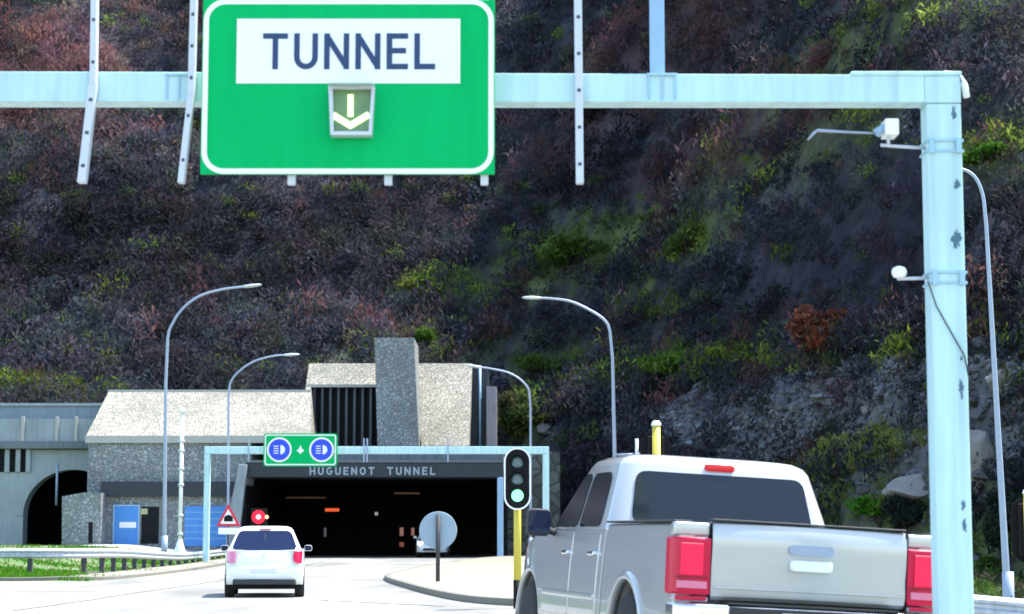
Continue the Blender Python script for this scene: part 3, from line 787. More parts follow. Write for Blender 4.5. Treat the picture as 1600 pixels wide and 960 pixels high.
# the lane sign
S = G - .12
ls = thing('lane_sign', 'big green lane sign reading TUNNEL hanging on the large gantry', 'road sign', (xg(543, 200, S), S, zg(288, S)))
def sx(px): return at(px, 140, S).x
def sz(py): return at(800, py, S).z
mb = MB(); mb.box(sx(315), sx(773), S, S + .035, sz(272), sz(0)); mb.build('panel', M['green'], ls, bevel=.003)
cxm, czm = (sx(316.5) + sx(771.5)) / 2, (sz(-1) + sz(272)) / 2
hw, hh = (sx(771.5) - sx(316.5)) / 2, (sz(-1) - sz(272)) / 2
mb = MB(); bw = 8.5 * S / F
ring_xz(mb, rrect(hw, hh, .145, 8, cxm, czm), rrect(hw - bw, hh - bw, .145 - bw, 8, cxm, czm), S - .004, S - .0005)
mb.build('border', M['white'], ls)
mb = MB(); mb.box(sx(369), sx(719), S - .008, S - .0006, sz(131), sz(30)); npl = mb.build('name_plate', M['white'], ls)
mb = MB(); text(mb, 'TUNNEL', sx(411), sx(679), sz(109), sz(53), S - .011, S - .0085, t=.15, gap=.25); mb.build('lettering', M['navy'], npl)
for px in (456, 607, 757):
    mb = MB(); mb.box(sx(px - 6), sx(px + 6), S + .036, S + .085, sz(287), sz(-60)); mb.build('mounting_rail', M['galv'], ls, bevel=.003)
lsg = thing('lane_signal', 'lit white down arrow signal box on the green lane sign', 'signal', (sx(551), S - .03, sz(217)))
mb = MB()
A = [(sx(515), sz(139)), (sx(587), sz(139)), (sx(583), sz(216)), (sx(519), sz(216))]
B = [(sx(522), sz(144)), (sx(582), sz(144)), (sx(578), sz(210)), (sx(524), sz(210))]
ring_xz(mb, A, B, S - .10, S - .0007); mb.build('housing', M['galv'], lsg, bevel=.003)
mb = MB(); mb.prism(B, S - .05, S - .03); mb.build('face', M['arrowpanel'], lsg)
mb = MB(); mb.hull([(sx(518), S - .20, sz(141)), (sx(585), S - .20, sz(141)), (sx(587), S - .10, sz(138)), (sx(515), S - .10, sz(138))],
                   [(sx(518), S - .20, sz(140)), (sx(585), S - .20, sz(140)), (sx(587), S - .10, sz(137)), (sx(515), S - .10, sz(137))]); mb.build('visor', M['galv'], lsg)
mb = MB(); ribbon(mb, [(sx(549), sz(155)), (sx(549), sz(181))], 9 * S / F, S - .055, S - .051)
ribbon(mb, [(sx(526), sz(185)), (sx(549), sz(199)), (sx(574), sz(184))], 10 * S / F, S - .0556, S - .0512); mb.build('arrow', M['arrow_on'], lsg)

# cameras on the post
cm = thing('traffic_camera', 'white box camera on an upper bracket with a thin rod', 'camera', (xl, G + .08, zg(228)))
mb = MB(); mb.tube([(xl, G + .06, zg(229)), at(1400, 229, G + .06), at(1376, 227, G + .06)], .011, 8); mb.tube([at(1388, 228, G + .06), at(1388, 208, G + .06)], .012, 8); mb.build('bracket', M['galv'], cm)
mb = MB(); mb.box(xg(1383, 200), xg(1404, 200), G - .02, G + .16, zg(211), zg(186)); mb.build('housing', M['camwhite'], cm, bevel=.006)
mb = MB(); p0, p1 = at(1383, 197, G + .05), at(1369, 209, G + .05); mb.tube([p0, p1], [.020, .032], 12); mb.build('lens_hood', M['bluesteel'], cm)
mb = MB(); mb.tube([at(1378, 209, G + .06), at(1330, 207, G + .06), at(1277, 204, G + .06), at(1272, 208, G + .06), at(1262, 219, G + .06)], [.006, .008, .011, .010, .006], 8); mb.build('rod', M['galvdark'], cm)
cm = thing('dome_camera', 'small white rounded camera on the lower bracket of the gantry post', 'camera', (xl, G + .08, zg(434)))
mb = MB(); mb.tube([(xl, G + .06, zg(433)), at(1402, 436, G + .06)], .011, 8); mb.build('bracket', M['galv'], cm)
mb = MB(); p = at(1405, 426, G + .06)
mb.loft([[(p.x + .050 * q * cos(t), p.y + .05 * q * sin(t), p.z + h) for t in np.linspace(0, 2 * PI, 17)[:-1]] for q, h in ((.3, -.038), (.75, -.032), (1, -.008), (1, .01), (.8, .03), (.35, .04))]); mb.build('housing', M['camwhite'], cm)

# ------------------------------------------------------------------ far gantry (86 m)
D2 = 86.
def p2(px, py): return XZ(px, py, D2)
fg = thing('sign_gantry', 'small distant pale cyan gantry spanning the road before the portal', 'gantry', (p2(322, 800)[0], D2, gz(p2(322, 800)[0], D2)))
xa, xb = p2(318, 780)[0], p2(327, 780)[0]; xc, xd = p2(848, 750)[0], p2(858, 750)[0]
zt, zb = p2(0, 698)[1], p2(0, 709.5)[1]
mb = MB(); mb.box(xa, xd, D2, D2 + .3, zb, zt); mb.build('beam', M['paint'], fg, bevel=.02)
mb = MB(); mb.box(xa, xb, D2 + .003, D2 + .297, gz(xa, D2) - .1, zb - .003); mb.build('post', M['paint'], fg, bevel=.02)
mb = MB(); mb.box(xc, xd, D2 + .003, D2 + .297, gz(xd, D2) - .1, zb - .003); mb.build('post', M['paint'], fg, bevel=.02)
for px in (300 + 89, 569, 574, 700):
    x_ = p2(px, 690)[0]; mb = MB(); mb.box(x_ - .03, x_ + .03, D2 - .06, D2 - .002, zb - .35, zt + .35); mb.build('mounting_rail', M['galvdark'], fg)
S2 = D2 - .16
hs = thing('headlamp_sign', 'small green sign with two blue discs on the distant gantry', 'road sign', (at(469, 729, S2).x, S2, at(469, 729, S2).z))
def q2(px, py): return XZ(px, py, S2)
c0, c1 = q2(411.5, 729), q2(527, 677.5); cc = ((c0[0] + c1[0]) / 2, (c0[1] + c1[1]) / 2); hw, hh = (c1[0] - c0[0]) / 2, (c1[1] - c0[1]) / 2
mb = MB(); mb.prism(rrect(hw, hh, .12, 5, *cc), S2, S2 + .08); mb.build('panel', M['green'], hs)
mb = MB(); ring_xz(mb, rrect(hw - .05, hh - .05, .10, 5, *cc), rrect(hw - .10, hh - .10, .07, 5, *cc), S2 - .012, S2 - .002); mb.build('border', M['white'], hs)
for px in (436.5, 502.5):
    c = q2(px, 703); c3 = (c[0], S2, c[1])
    mb = MB(); mb.lathe([(.53, -.022), (.53, -.013)], c3, 'y', 28, smooth=False); rg = mb.build('disc_rim', M['white'], hs)
    mb = MB(); mb.lathe([(.45, -.032), (.45, -.0225)], c3, 'y', 28, smooth=False); dk = mb.build('disc', M['blue'], hs)
    mb = MB()
    mb.prism([(c[0] + .05, c[1] - .2)] + [(c[0] + .05 + .2 * cos(t), c[1] + .2 * sin(t)) for t in np.linspace(-PI / 2, PI / 2, 9)], S2 - .040, S2 - .033)
    for dz in (-.15, -.05, .05, .15): mb.box(c[0] - .24, c[0] - .03, S2 - .040, S2 - .033, c[1] + dz - .018, c[1] + dz + .018)
    mb.build('lamp_symbol', M['white'], dk)
c = q2(469.5, 703); mb = MB()
mb.prism([(c[0] - .17, c[1] - .06), (c[0] - .06, c[1] - .1), (c[0], c[1] - .2), (c[0] + .06, c[1] - .1), (c[0] + .17, c[1] - .06), (c[0] + .06, c[1] + .05), (c[0], c[1] + .2), (c[0] - .06, c[1] + .05)], S2 - .016, S2 - .003)
mb.build('star_symbol', M['white'], hs)

# ------------------------------------------------------------------ portal building
W = 102.0      # front wall
def b3(px, py, Y): p = at(px, py, Y); return (p.x, p.y, p.z)
pb = thing('portal_building', 'pale rubble stone portal building with sloping roof and square tower', 'building', (at(260, 850, W).x, W, .4))
xw0, xw1 = at(136, 770, W).x, at(392, 770, W).x
ze = at(200, 691, W).z; zgd = .2
mb = MB(); mb.box(xw0, xw1, W, W + 16, zgd, ze); mb.build('front_wall', M['stone_shaded'], pb)
# sloping stone roof with a hipped left end
R1 = W + 4.6
e0, e1 = at(134, 688, W - .15), at(486, 688, W - .15); r0, r1 = at(170, 612, R1), at(486, 612, R1)
e0.z = e1.z = ze + .003
zc_ = e0.z + .28
mb = MB()
mb.add([(e0.x, W - .15, ze + .003), (e1.x, W - .15, ze + .003), (e1.x, W - .15, zc_), (e0.x, W - .15, zc_), (r0.x, R1, r0.z), (r1.x, R1, r0.z), (r0.x, W + 15.8, r0.z), (r1.x, W + 15.8, r0.z), (e0.x, W + 16, ze + .003), (e1.x, W + 16, ze + .003), (e0.x, W + 16, zc_)],
       [(0, 1, 2, 3), (3, 2, 5, 4), (4, 5, 7, 6), (0, 3, 10, 8), (3, 4, 6, 10), (6, 7, 9, 8, 10), (0, 8, 9, 1)])
rf = mb.build('roof', M['stone'], pb)
mb = MB(); mb.box(e0.x - .02, e1.x, W - .20, W - .153, ze - .05, zc_ + .03); mb.build('eave_coping', M['coping'], pb)
mb = MB(); mb.hull([(r0.x - .03, R1 - .05, r0.z - .03), (r1.x, R1 - .05, r0.z - .03), (r1.x, R1 - .05, r0.z + .09), (r0.x - .03, R1 - .05, r0.z + .09)], [(r0.x - .03, R1 + .3, r0.z - .03), (r1.x, R1 + .3, r0.z - .03), (r1.x, R1 + .3, r0.z + .09), (r0.x - .03, R1 + .3, r0.z + .09)]); mb.build('ridge_coping', M['coping'], pb)
# band above the doors, shade of its recess put into the colour
mb = MB(); mb.box(at(160, 760, W).x, at(372, 760, W).x, W - .35, W - .003, at(0, 776, W).z, at(0, 753, W).z); mb.build('recess_band', M['slate'], pb, bevel=.02)
# low left annexe with a slit window
an = MB(); Y0 = W - 1.4
an.prism([XZ(97, 853, Y0)[:1] + (zgd,), XZ(97, 776, Y0), XZ(130, 770, Y0), XZ(158, 770, Y0), XZ(158, 853, Y0)[:1] + (zgd,)], Y0, W - .004)
an.build('annexe_wall', M['stone_shaded'], pb)
mb = MB(); a_ = XZ(138, 849, Y0); c_ = XZ(145, 816, Y0); mb.box(a_[0], c_[0], Y0 - .02, Y0 + .02, a_[1], c_[1]); mb.build('slit_window', M['black'], pb)
def wall_panel(name, px0, px1, py0, py1, m, dep=.05, Y=W, bevel=.01):
    a_ = XZ(px0, py1, Y); c_ = XZ(px1, py0, Y)
    mb = MB(); mb.box(a_[0], c_[0], Y - dep, Y + .3, a_[1], c_[1]); return mb.build(name, m, pb, bevel=bevel)
zsill = at(0, 853, W).z
dr = wall_panel('door', 178, 217, 791, 852, M['doorblue'])
a_ = XZ(187, 825, W); c_ = XZ(213, 816, W); mb = MB(); mb.box(a_[0], c_[0], W - .075, W - .052, a_[1], c_[1]); mb.build('notice', M['white'], dr)
fr = MB()
a_ = XZ(176, 852, W); c_ = XZ(219, 789, W)
ring_xz(fr, [(a_[0], a_[1]), (c_[0], a_[1]), (c_[0], c_[1]), (a_[0], c_[1])], [(a_[0] + .07, a_[1] + .01), (c_[0] - .07, a_[1] + .01), (c_[0] - .07, c_[1] - .07), (a_[0] + .07, c_[1] - .07)], W - .09, W - .051); fr.build('door_frame', M['bluesteel'], dr)
wall_panel('doorway', 220, 249, 792, 850, M['black'], .012)
dw = wall_panel('noticeboard', 219, 231, 795, 804, mat('faded_poster', (.35, .36, .20), .6), .03)
gd = wall_panel('garage_door', 288, 374, 791, 854, M['doorblue'])
mb = MB()
for i in range(1, 6):
    z0 = at(0, 791 + i * 10.3, W).z; mb.box(at(288, 800, W).x, at(374, 800, W).x, W - .058, W - .0505, z0, z0 + .035)
mb.build('panel_joint', M['bluesteel'], gd)
# upper block: sloping front over the portal, louvred window
U = W + 1.6; U1 = W + 6.5
zt_ = at(600, 568.5, U1).z; zb_ = at(0, 700, U).z
def slope_y(z): return U + (U1 - U) * (z - zb_) / (zt_ - zb_)
def up(px, py):
    # point on the sloping upper front seen at px,py
    Y = U
    for _ in range(25): Y = slope_y(at(px, py, Y).z)
    p = at(px, py, Y); return (p.x, p.y, p.z)
def upper(name, pts, m, back=W + 15):
    f = [up(*p) for p in pts]; bk = [(p[0], back, p[2]) for p in f]
    mb = MB(); mb.hull(f, bk); return mb.build(name, m, pb)
upper('upper_wall', [(483, 568), (600, 568), (600, 603), (478, 603)], M['stone'])
upper('upper_wall', [(478, 603.3), (486, 603.3), (486, 699), (470, 699)], M['stone'])
upper('upper_wall', [(640, 568), (738, 568), (731, 717), (661, 717), (652, 640)], M['stone'])
mb = MB(); a_ = b3(486, 700, U + 4.2); c_ = b3(600, 600, U + 4.2)
mb.box(a_[0], c_[0], U + 4.2, U + 4.5, a_[2] - .3, c_[2] + .2); lw = mb.build('louvre_window', M['black'], pb)
mb = MB()
for i in range(9):
    x_ = a_[0] + (c_[0] - a_[0]) * (i + .25) / 9; mb.box(x_, x_ + .13, U + 3.9, U + 4.19, a_[2] - .2, c_[2] + .1)
mb.build('louvre_blades', M['louvre'], lw)
mb = MB(); f0 = up(480, 601); f1 = up(592, 605); mb.box(f0[0], f1[0], f0[1] - .10, f0[1] + .25, f1[2], f0[2]); mb.build('window_lintel', M['coping'], pb)
# square tower, upright, in shade
T = W + .6
tw = [XZ(585, 528, T), XZ(647, 528, T), XZ(648, 560, T), XZ(655, 700, T), XZ(590, 700, T)]
mb = MB(); mb.prism(tw, T, T + 4.5); mb.build('tower', M['stone_shaded'], pb)
# portal roof slab, recess and pier on the right
mb = MB(); a_ = b3(486, 724, W - .2); c_ = b3(692, 697, W - .2); mb.box(a_[0], at(786, 724, W).x, W - .2, W + 15, a_[2], c_[2]); mb.build('portal_roof', M['concdark'], pb)
mb = MB(); a_ = b3(734, 724, W + 7); c_ = b3(762, 574, W + 7); mb.box(a_[0], c_[0], W + 7, W + 14, a_[2], c_[2]); mb.build('recess_wall', M['slate'], pb)
mb = MB(); a_ = b3(760, 697, W + 6); c_ = b3(776, 604, W + 6); mb.box(a_[0], c_[0], W + 6, W + 9, a_[2] - .5, c_[2]); mb.build('pier', mat('pink_grey_concrete', (.27, .25, .27), .85, streak=.3), pb)
mb = MB(); a_ = b3(748, 600, W + 1.5); c_ = b3(752, 570, W + 1.5); mb.tube([b3(750, 700, W + 6.7), b3(750, 572, W + 6.7)], .07, 8); mb.build('downpipe', M['bluesteel'], pb)

# ------------------------------------------------------------------ tunnel portal
P = 99.0
tp = thing('tunnel_portal', 'dark tunnel mouth under a fascia lettered HUGUENOT TUNNEL', 'tunnel', (at(585, 870, P).x, P, gz(-7, P)))
zf1, zf0 = at(0, 723, P).z, at(0, 746, P).z; xp0, xp1 = at(384, 735, P).x, at(786, 735, P).x
mb = MB(); mb.box(xp0, xp1, P, P + 3.1, zf0, zf1); fa = mb.build('fascia', M['slate'], tp, bevel=.03)
mb = MB(); mb.box(xp0 - .05, xp1 + .05, P - .06, P + .5, zf1 + .003, zf1 + .11); mb.build('coping', M['concdark'], tp)
for wd, a_, c_ in (('HUGUENOT', 484, 585), ('TUNNEL', 605, 680)):
    mb = MB(); text(mb, wd, at(a_, 735, P).x, at(c_, 735, P).x, at(0, 742.5, P).z, at(0, 730, P).z, P - .05, P - .004, t=.2, gap=.42); mb.build('lettering', M['letters'], fa)
# leaning left pier and right jamb
zg0 = gz(-10, P) - .2
mb = MB(); f = [XZ(373, 726, P - .3), XZ(386, 726, P - .3), XZ(376, 815, P - .3), XZ(374, 872, P - .3)[:1] + (zg0,), XZ(352, 872, P - .3)[:1] + (zg0,), XZ(358, 800, P - .3)]
mb.prism(f, P - .3, P + 3); mb.build('jamb', M['concrete'], tp, bevel=.03)
mb = MB(); mb.box(at(777, 800, P).x, at(786, 800, P).x, P - .1, P + 3, zg0, zf0 - .004); mb.build('jamb', M['bluesteel'], tp, bevel=.03)
xi0, xi1 = at(385, 800, P).x, at(777, 800, P).x
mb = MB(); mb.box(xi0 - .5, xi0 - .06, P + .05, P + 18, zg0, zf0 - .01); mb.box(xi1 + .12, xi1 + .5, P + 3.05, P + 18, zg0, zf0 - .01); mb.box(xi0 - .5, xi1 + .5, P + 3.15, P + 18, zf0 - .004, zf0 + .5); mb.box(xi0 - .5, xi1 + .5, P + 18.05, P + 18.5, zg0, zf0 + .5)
mb.build('lining', M['lining'], tp)  # last box is an added near-black end wall for the dark depth
def lamp(name, label, px, py, w, h, Y, m, grp='lamps inside the tunnel'):
    a_ = XZ(px - w / 2, py + h / 2, Y); c_ = XZ(px + w / 2, py - h / 2, Y)
    e = thing(name, label, 'lamp', ((a_[0] + c_[0]) / 2, Y, a_[1]), grp)
    mb = MB(); mb.box(a_[0] - .04, c_[0] + .04, Y + .004, Y + .12, a_[1] - .04, c_[1] + .04); mb.build('casing', M['black'], e)
    mb = MB(); mb.box(a_[0], c_[0], Y - .02, Y, a_[1], c_[1]); mb.build('lens', m, e)
lamp('tunnel_lamp', 'glowing orange red lamp bar hanging in the tunnel mouth', 519, 797, 22, 5, P + 10, M['amber_on'])
lamp('tunnel_lamp', 'dim brown strip lamp along the tunnel ceiling left of centre', 478, 778, 62, 2.2, P + 12, M['dim_on'])
lamp('tunnel_lamp', 'dim brown strip lamp along the tunnel ceiling right of centre', 636, 771, 40, 2.5, P + 12, M['dim_on'])
lamp('tunnel_lamp', 'upper left pale lamp of the group beside the round sign', 627.5, 831, 6, 13, P + 16, M['warm_on'])
lamp('tunnel_lamp', 'upper right pale lamp of the group beside the round sign', 645, 831, 5, 12, P + 16, M['warm_on'])
lamp('tunnel_lamp', 'lowest reddish lamp of the group beside the round sign', 627.5, 851, 7, 7, P + 16, glow('reddish_lamp', (.9, .25, .18), .05))
lamp('tunnel_lamp', 'single small white lamp deep in the tunnel', 588, 803, 5, 5, P + 16, glow('grey_lamp', (.6, .7, .7), .12))
lamp('tunnel_lamp', 'faint bluish upright lamp above the white hatchback roof', 508, 832, 4, 14, P + 16, glow('faint_lamp', (.5, .4, .55), .04))
rs_ = thing('stop_signal', 'lit red stop signal in front of the left tunnel jamb', 'signal', (at(404, 870, P - 1).x, P - 1, gz(-12, P)))
mb = MB(); a_ = XZ(392, 821, P - 1); c_ = XZ(417, 795, P - 1); mb.box(a_[0], c_[0], P - .995, P - .8, a_[1], c_[1]); mb.build('housing', M['black'], rs_, bevel=.02)
mb = MB(); q = at(404, 808, P - 1); mb.lathe([(.33, -.03), (.33, 0)], (q.x, P - 1, q.z), 'y', 24); mb.build('red_lamp', M['red_on'], rs_)
mb = MB(); mb.lathe([(.12, -.05), (.12, -.031)], (q.x, P - 1, q.z), 'y', 16); mb.build('lamp_centre', M['redhot_on'], rs_)
mb = MB(); q2_ = at(416, 808, P - 1); mb.lathe([(.09, -.03), (.09, 0)], (q2_.x + .02, P - 1, q2_.z), 'y', 14); mb.build('amber_lamp', glow('amber_side', (1., .55, .25), .8), rs_)
mb = MB(); mb.tube([(q.x, P - .88, gz(q.x, P) - .1), (q.x, P - .88, a_[1] + .05)], .06, 8); mb.build('pole', M['postdark'], rs_)

# dark stone retaining wall on the right of the portal
mb = MB(); mb.box(at(788, 800, 103.5).x, at(875, 800, 103.5).x, 103.5, 105, 0, at(0, 706, 103.5).z)
rw = mb.build('retaining_wall', stone('dark_rubble_stone', (.06, .065, .06), (.12, .12, .11), (.04, .04, .04), .6)); tag(rw, 'dark stone retaining wall right of the tunnel mouth', 'wall')

# ------------------------------------------------------------------ old viaduct on the left
V0 = 105.0
vd = thing('viaduct', 'grey concrete viaduct with a black arched opening on the left', 'viaduct', (at(80, 850, V0).x, V0, .6))
xL = at(-230, 700, V0).x; xR = at(150, 700, V0).x
def v3(px, py): return XZ(px, py, V0)
acx, acz = v3(113, 806); rx_ = v3(113, 0)[0] - v3(36, 0)[0]; rx_ = v3(113, 806)[0] - v3(36, 806)[0]; rz_ = v3(0, 734)[1] - acz
arch = [(acx - rx_ * cos(t), acz + rz_ * sin(t)) for t in np.linspace(0, PI, 25)]
poly = [(xL, .2), (xL, v3(0, 703)[1]), (acx + rx_ + 2, v3(0, 703)[1]), (acx + rx_ + 2, .2), (arch[-1][0], .2)] + arch[::-1] + [(arch[0][0], .2)]
mb = MB(); mb.prism(poly, V0, V0 + 1.0); mb.build('arch_wall', M['concrete'], vd)
vou = MB()
ring = [(acx - (rx_ + .35) * cos(t), acz + (rz_ + .35) * sin(t)) for t in np.linspace(0, PI, 25)]
for i in range(24): vou.hull([(arch[i][0], V0 - .06, arch[i][1]), (arch[i + 1][0], V0 - .06, arch[i + 1][1]), (ring[i + 1][0], V0 - .06, ring[i + 1][1]), (ring[i][0], V0 - .06, ring[i][1])],
                             [(arch[i][0], V0 - .003, arch[i][1]), (arch[i + 1][0], V0 - .003, arch[i + 1][1]), (ring[i + 1][0], V0 - .003, ring[i + 1][1]), (ring[i][0], V0 - .003, ring[i][1])])
vou.build('arch_ring', M['concrete'], vd)
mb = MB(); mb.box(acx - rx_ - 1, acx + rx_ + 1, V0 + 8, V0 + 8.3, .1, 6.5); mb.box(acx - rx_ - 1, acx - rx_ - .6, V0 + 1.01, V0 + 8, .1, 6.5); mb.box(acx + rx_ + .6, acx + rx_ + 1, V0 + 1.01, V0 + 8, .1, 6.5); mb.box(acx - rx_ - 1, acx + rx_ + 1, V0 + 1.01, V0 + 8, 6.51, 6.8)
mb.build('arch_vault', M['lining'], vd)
mb = MB(); mb.box(xL, xR + 1.5, V0 - .45, V0 + 6, v3(0, 702)[1], v3(0, 690)[1]); mb.build('deck_slab', M['concdark'], vd, bevel=.03)  # dark colour also stands for the shadow line of the slab
mb = MB(); mb.box(xL, xR + 1.5, V0 - .25, V0 + .1, v3(0, 689.9)[1], v3(0, 655)[1]); mb.build('parapet', M['concrete'], vd)
mb = MB(); mb.box(xL, xR + 1.5, V0 + .6, V0 + 1.2, v3(0, 689)[1], v3(0, 634)[1]); mb.build('rear_wall', mat('blue_grey_concrete', (.17, .22, .26), .85, var=.2, scale=1, streak=.15), vd)
mb = MB(); mb.box(xL, xR + 1.5, V0 + .5, V0 + 1.3, v3(0, 633.5)[1], v3(0, 629)[1]); mb.build('coping', M['concrete'], vd)
for px in (-60, 38, 91, 121):
    x_ = v3(px, 670)[0]; mb = MB(); mb.box(x_ - .09, x_ + .09, V0 - .36, V0 - .26, v3(0, 692)[1], v3(0, 652)[1]); mb.build('pilaster', M['coping'], vd, bevel=.02)
mb = MB()
for px in (-10, 12, 29, 45): x_ = v3(px, 720)[0]; mb.box(x_ - .12, x_ + .12, V0 - .16, V0 - .03, v3(0, 738)[1], v3(0, 702.5)[1])
mb.build('corbels', M['concrete'], vd)
mb = MB(); mb.box(v3(-60, 0)[0], v3(47, 720)[0], V0 - .025, V0 - .002, v3(0, 738)[1], v3(0, 703)[1]); mb.build('shadow_gap_panel', M['lining'], vd)  # near-black sheet painting the shade under the deck
mb = MB(); x_ = v3(109, 0)[0]; mb.tube([(x_, V0 - .1, v3(0, 790)[1]), (x_, V0 - .1, v3(0, 725)[1])], .06, 8); mb.build('downpipe', M['galvdark'], vd)

# ------------------------------------------------------------------ street lamps
def street_lamp(label, pts, Y, r0=.10, r1=.045, head=1.0, name='street_lamp', extra=None, ang=0.):
    """pole path as seen, in the upright plane at distance Y; last point is the lamp head"""
    P_ = [at(a, b, Y) for a, b in pts]
    gx_ = P_[0].x; P_[0].z = max(gz(gx_, Y), float(hz(gx_, Y)) if Y > 60 else -9) - .1
    e = thing(name, label, 'street lamp', (P_[0].x, Y, P_[0].z + .1), 'tall curved street lamps')
    # smooth the arm
    dense = [P_[0]]
    for i in range(len(P_) - 1):
        a0, a1, a2, a3 = P_[max(i - 1, 0)], P_[i], P_[i + 1], P_[min(i + 2, len(P_) - 1)]
        for k in range(1, 7):
            t = k / 6
            if i == 0: dense.append(a1.lerp(a2, t)); continue
            dense.append(.5 * ((2 * a1) + (a2 - a0) * t + (2 * a0 - 5 * a1 + 4 * a2 - a3) * t * t + (3 * a1 - a0 - 3 * a2 + a3) * t ** 3) if i > 1 else a1.lerp(a2, t))
    n_ = len(dense); L = [0]
    for i in range(1, n_): L.append(L[-1] + (dense[i] - dense[i - 1]).length)
    mb = MB(); mb.tube(dense, [r0 + (r1 - r0) * l / L[-1] for l in L], 10); mb.build('pole', M['galvdark'], e)
    mb = MB(); b0 = dense[0]; mb.tube([b0, b0 + Vector((0, 0, 1.1))], r0 * 1.5, 10); mb.build('base', M['galvdark'], e)
    d = (dense[-1] - dense[-4]).normalized(); h0 = dense[-1] - d * .15; L_ = .75 * head
    nn = Vector((0, 1, 0)); uu = d.cross(nn)
    if uu.z < 0: uu = -uu
    secs = []
    for t, w, hgt in ((0, .3, .3), (.15, .7, .8), (.5, 1, 1), (.85, .8, .7), (1, .25, .2)):
        c = h0 + d * L_ * t
        secs.append([c + nn * .14 * head * w * cos(a) + uu * (.07 * head * hgt * sin(a)) for a in np.linspace(0, 2 * PI, 13)[:-1]])
    mb = MB(); mb.loft(secs); mb.build('lamp_head', M['galv'], e)
    return e
street_lamp('tall lamp whose arm curves right above the left stone roof', [(257, 850), (259, 600), (262, 530), (270, 505), (287, 481), (312, 463), (345, 453), (383, 448)], 90, .095, .05, 1.2)
street_lamp('shorter faint lamp between the left roof and the upper block', [(357, 850), (357, 620), (359, 601), (371, 583), (395, 566), (425, 557), (447, 555)], 98.5, .075, .045, 1.1)
l3 = street_lamp('tall lamp whose arm curves left above the truck cab', [(964, 860), (957, 560), (953, 519), (944, 500), (918, 483), (890, 471), (862, 467), (842, 466)], 88, .10, .05, 1.2)
mb = MB(); q = at(963, 711, 88); mb.tube([q, at(1000, 710, 88)], .05, 8); mb.build('bracket', M['galvdark'], l3)
mb = MB(); mb.tube([at(995, 722, 88), at(995, 686, 88)], .07, 8); mb.build('antenna', M['white'], l3)
street_lamp('lower lamp curving left beside the pinkish portal pier', [(829, 860), (829, 640), (827, 612), (815, 595), (795, 583), (770, 577), (750, 574)], 97.8, .07, .045, 1.1)
street_lamp('leaning lamp post at the far right behind the gantry post', [(1576, 940), (1541, 352), (1537, 312), (1529, 286), (1517, 271), (1500, 264), (1484, 262)], 39, .075, .03, .55)

# white mast with collars
wm = thing('white_mast', 'slim white segmented mast with a round top before the blue doors', 'mast', (at(282, 855, 92).x, 92, gz(at(282, 855, 92).x, 92)))
x_ = at(282, 800, 92).x; zb0 = gz(x_, 92)
mb = MB(); mb.tube([(x_, 92, zb0 - .1), (x_, 92, at(0, 648, 92).z)], .085, 10); mb.build('pole', M['white'], wm)
for py in (690, 705, 733, 758, 806, 835):
    z_ = at(0, py, 92).z; mb = MB(); mb.lathe([(.09, -.07), (.135, -.05), (.135, .05), (.09, .07)], (x_, 92, z_), 'z', 12); mb.build('collar', M['galv'], wm)
mb = MB(); z_ = at(0, 642, 92).z; mb.lathe([(.05, -.16), (.15, -.09), (.18, 0), (.14, .1), (.04, .15)], (x_, 92, z_), 'z', 14); mb.build('cap', M['white'], wm)
mb = MB(); mb.lathe([(.30, -.1), (.30, .25), (.18, .55), (.10, .85)], (x_, 92, zb0), 'z', 14); mb.build('base', M['white'], wm)

# ------------------------------------------------------------------ road signs
Yt = 76.
ws = thing('warning_sign', 'red bordered triangular warning sign behind the white hatchback', 'road sign', (at(357, 880, Yt).x, Yt, gz(-10.7, Yt)))
mb = MB(); x_ = at(356.5, 830, Yt).x; mb.tube([(x_, Yt + .06, gz(x_, Yt) - .1), (x_, Yt + .06, at(0, 792, Yt).z)], .045, 8); mb.build('post', M['postdark'], ws)
def tri(k, y):
    c = [(338, 822.5), (375.5, 822.5), (356.7, 787.5)]; m_ = (356.7, 811)
    return [XZ(m_[0] + (a - m_[0]) * k, m_[1] + (b - m_[1]) * k, Yt) for a, b in c]
mb = MB(); mb.prism(tri(1, 0), Yt, Yt + .03); pn = mb.build('panel', M['red'], ws)
mb = MB(); mb.prism(tri(.66, 0), Yt - .012, Yt - .003); mb.build('panel_centre', M['white'], pn)
mb = MB(); q = at(357, 811, Yt); mb.prism([(q.x - .17, q.z - .10), (q.x + .17, q.z - .10), (q.x + .17, q.z)] + [(q.x + .17 * cos(t), q.z + .15 * sin(t)) for t in np.linspace(.2, PI - .2, 8)] + [(q.x - .17, q.z)], Yt - .02, Yt - .013); mb.build('symbol', M['black'], pn)
mb = MB(); a_ = XZ(341, 835, Yt); c_ = XZ(372, 825, Yt); mb.box(a_[0], c_[0], Yt, Yt + .025, a_[1], c_[1]); mb.build('supplementary_plate', M['white'], ws)

Yr = 52.
rsn = thing('round_sign', 'back of a round grey sign on a dark post on the island', 'road sign', (at(685, 915, Yr).x, Yr, gz(-1.9, Yr) + .13))
q = at(684.5, 829, Yr); mb = MB(); mb.lathe([(.475, .02), (.48, .03), (.48, .04)], (q.x, Yr, q.z), 'y', 40); mb.build('disc', M['signback'], rsn)
mb = MB(); mb.lathe([(.485, .0415), (.485, .048)], (q.x, Yr, q.z), 'y', 40); mb.build('front_face', M['white'], rsn)
mb = MB(); mb.tube([(q.x, Yr - .05, gz(q.x, Yr) + .05), (q.x, Yr - .05, q.z + .40)], .055, 10); mb.build('post', M['postdark'], rsn)
mb = MB()
for dz in (-.22, .2): mb.box(q.x - .12, q.x + .12, Yr - .045, Yr + .018, q.z + dz - .02, q.z + dz + .02)
mb.build('bracket', M['galvdark'], rsn)

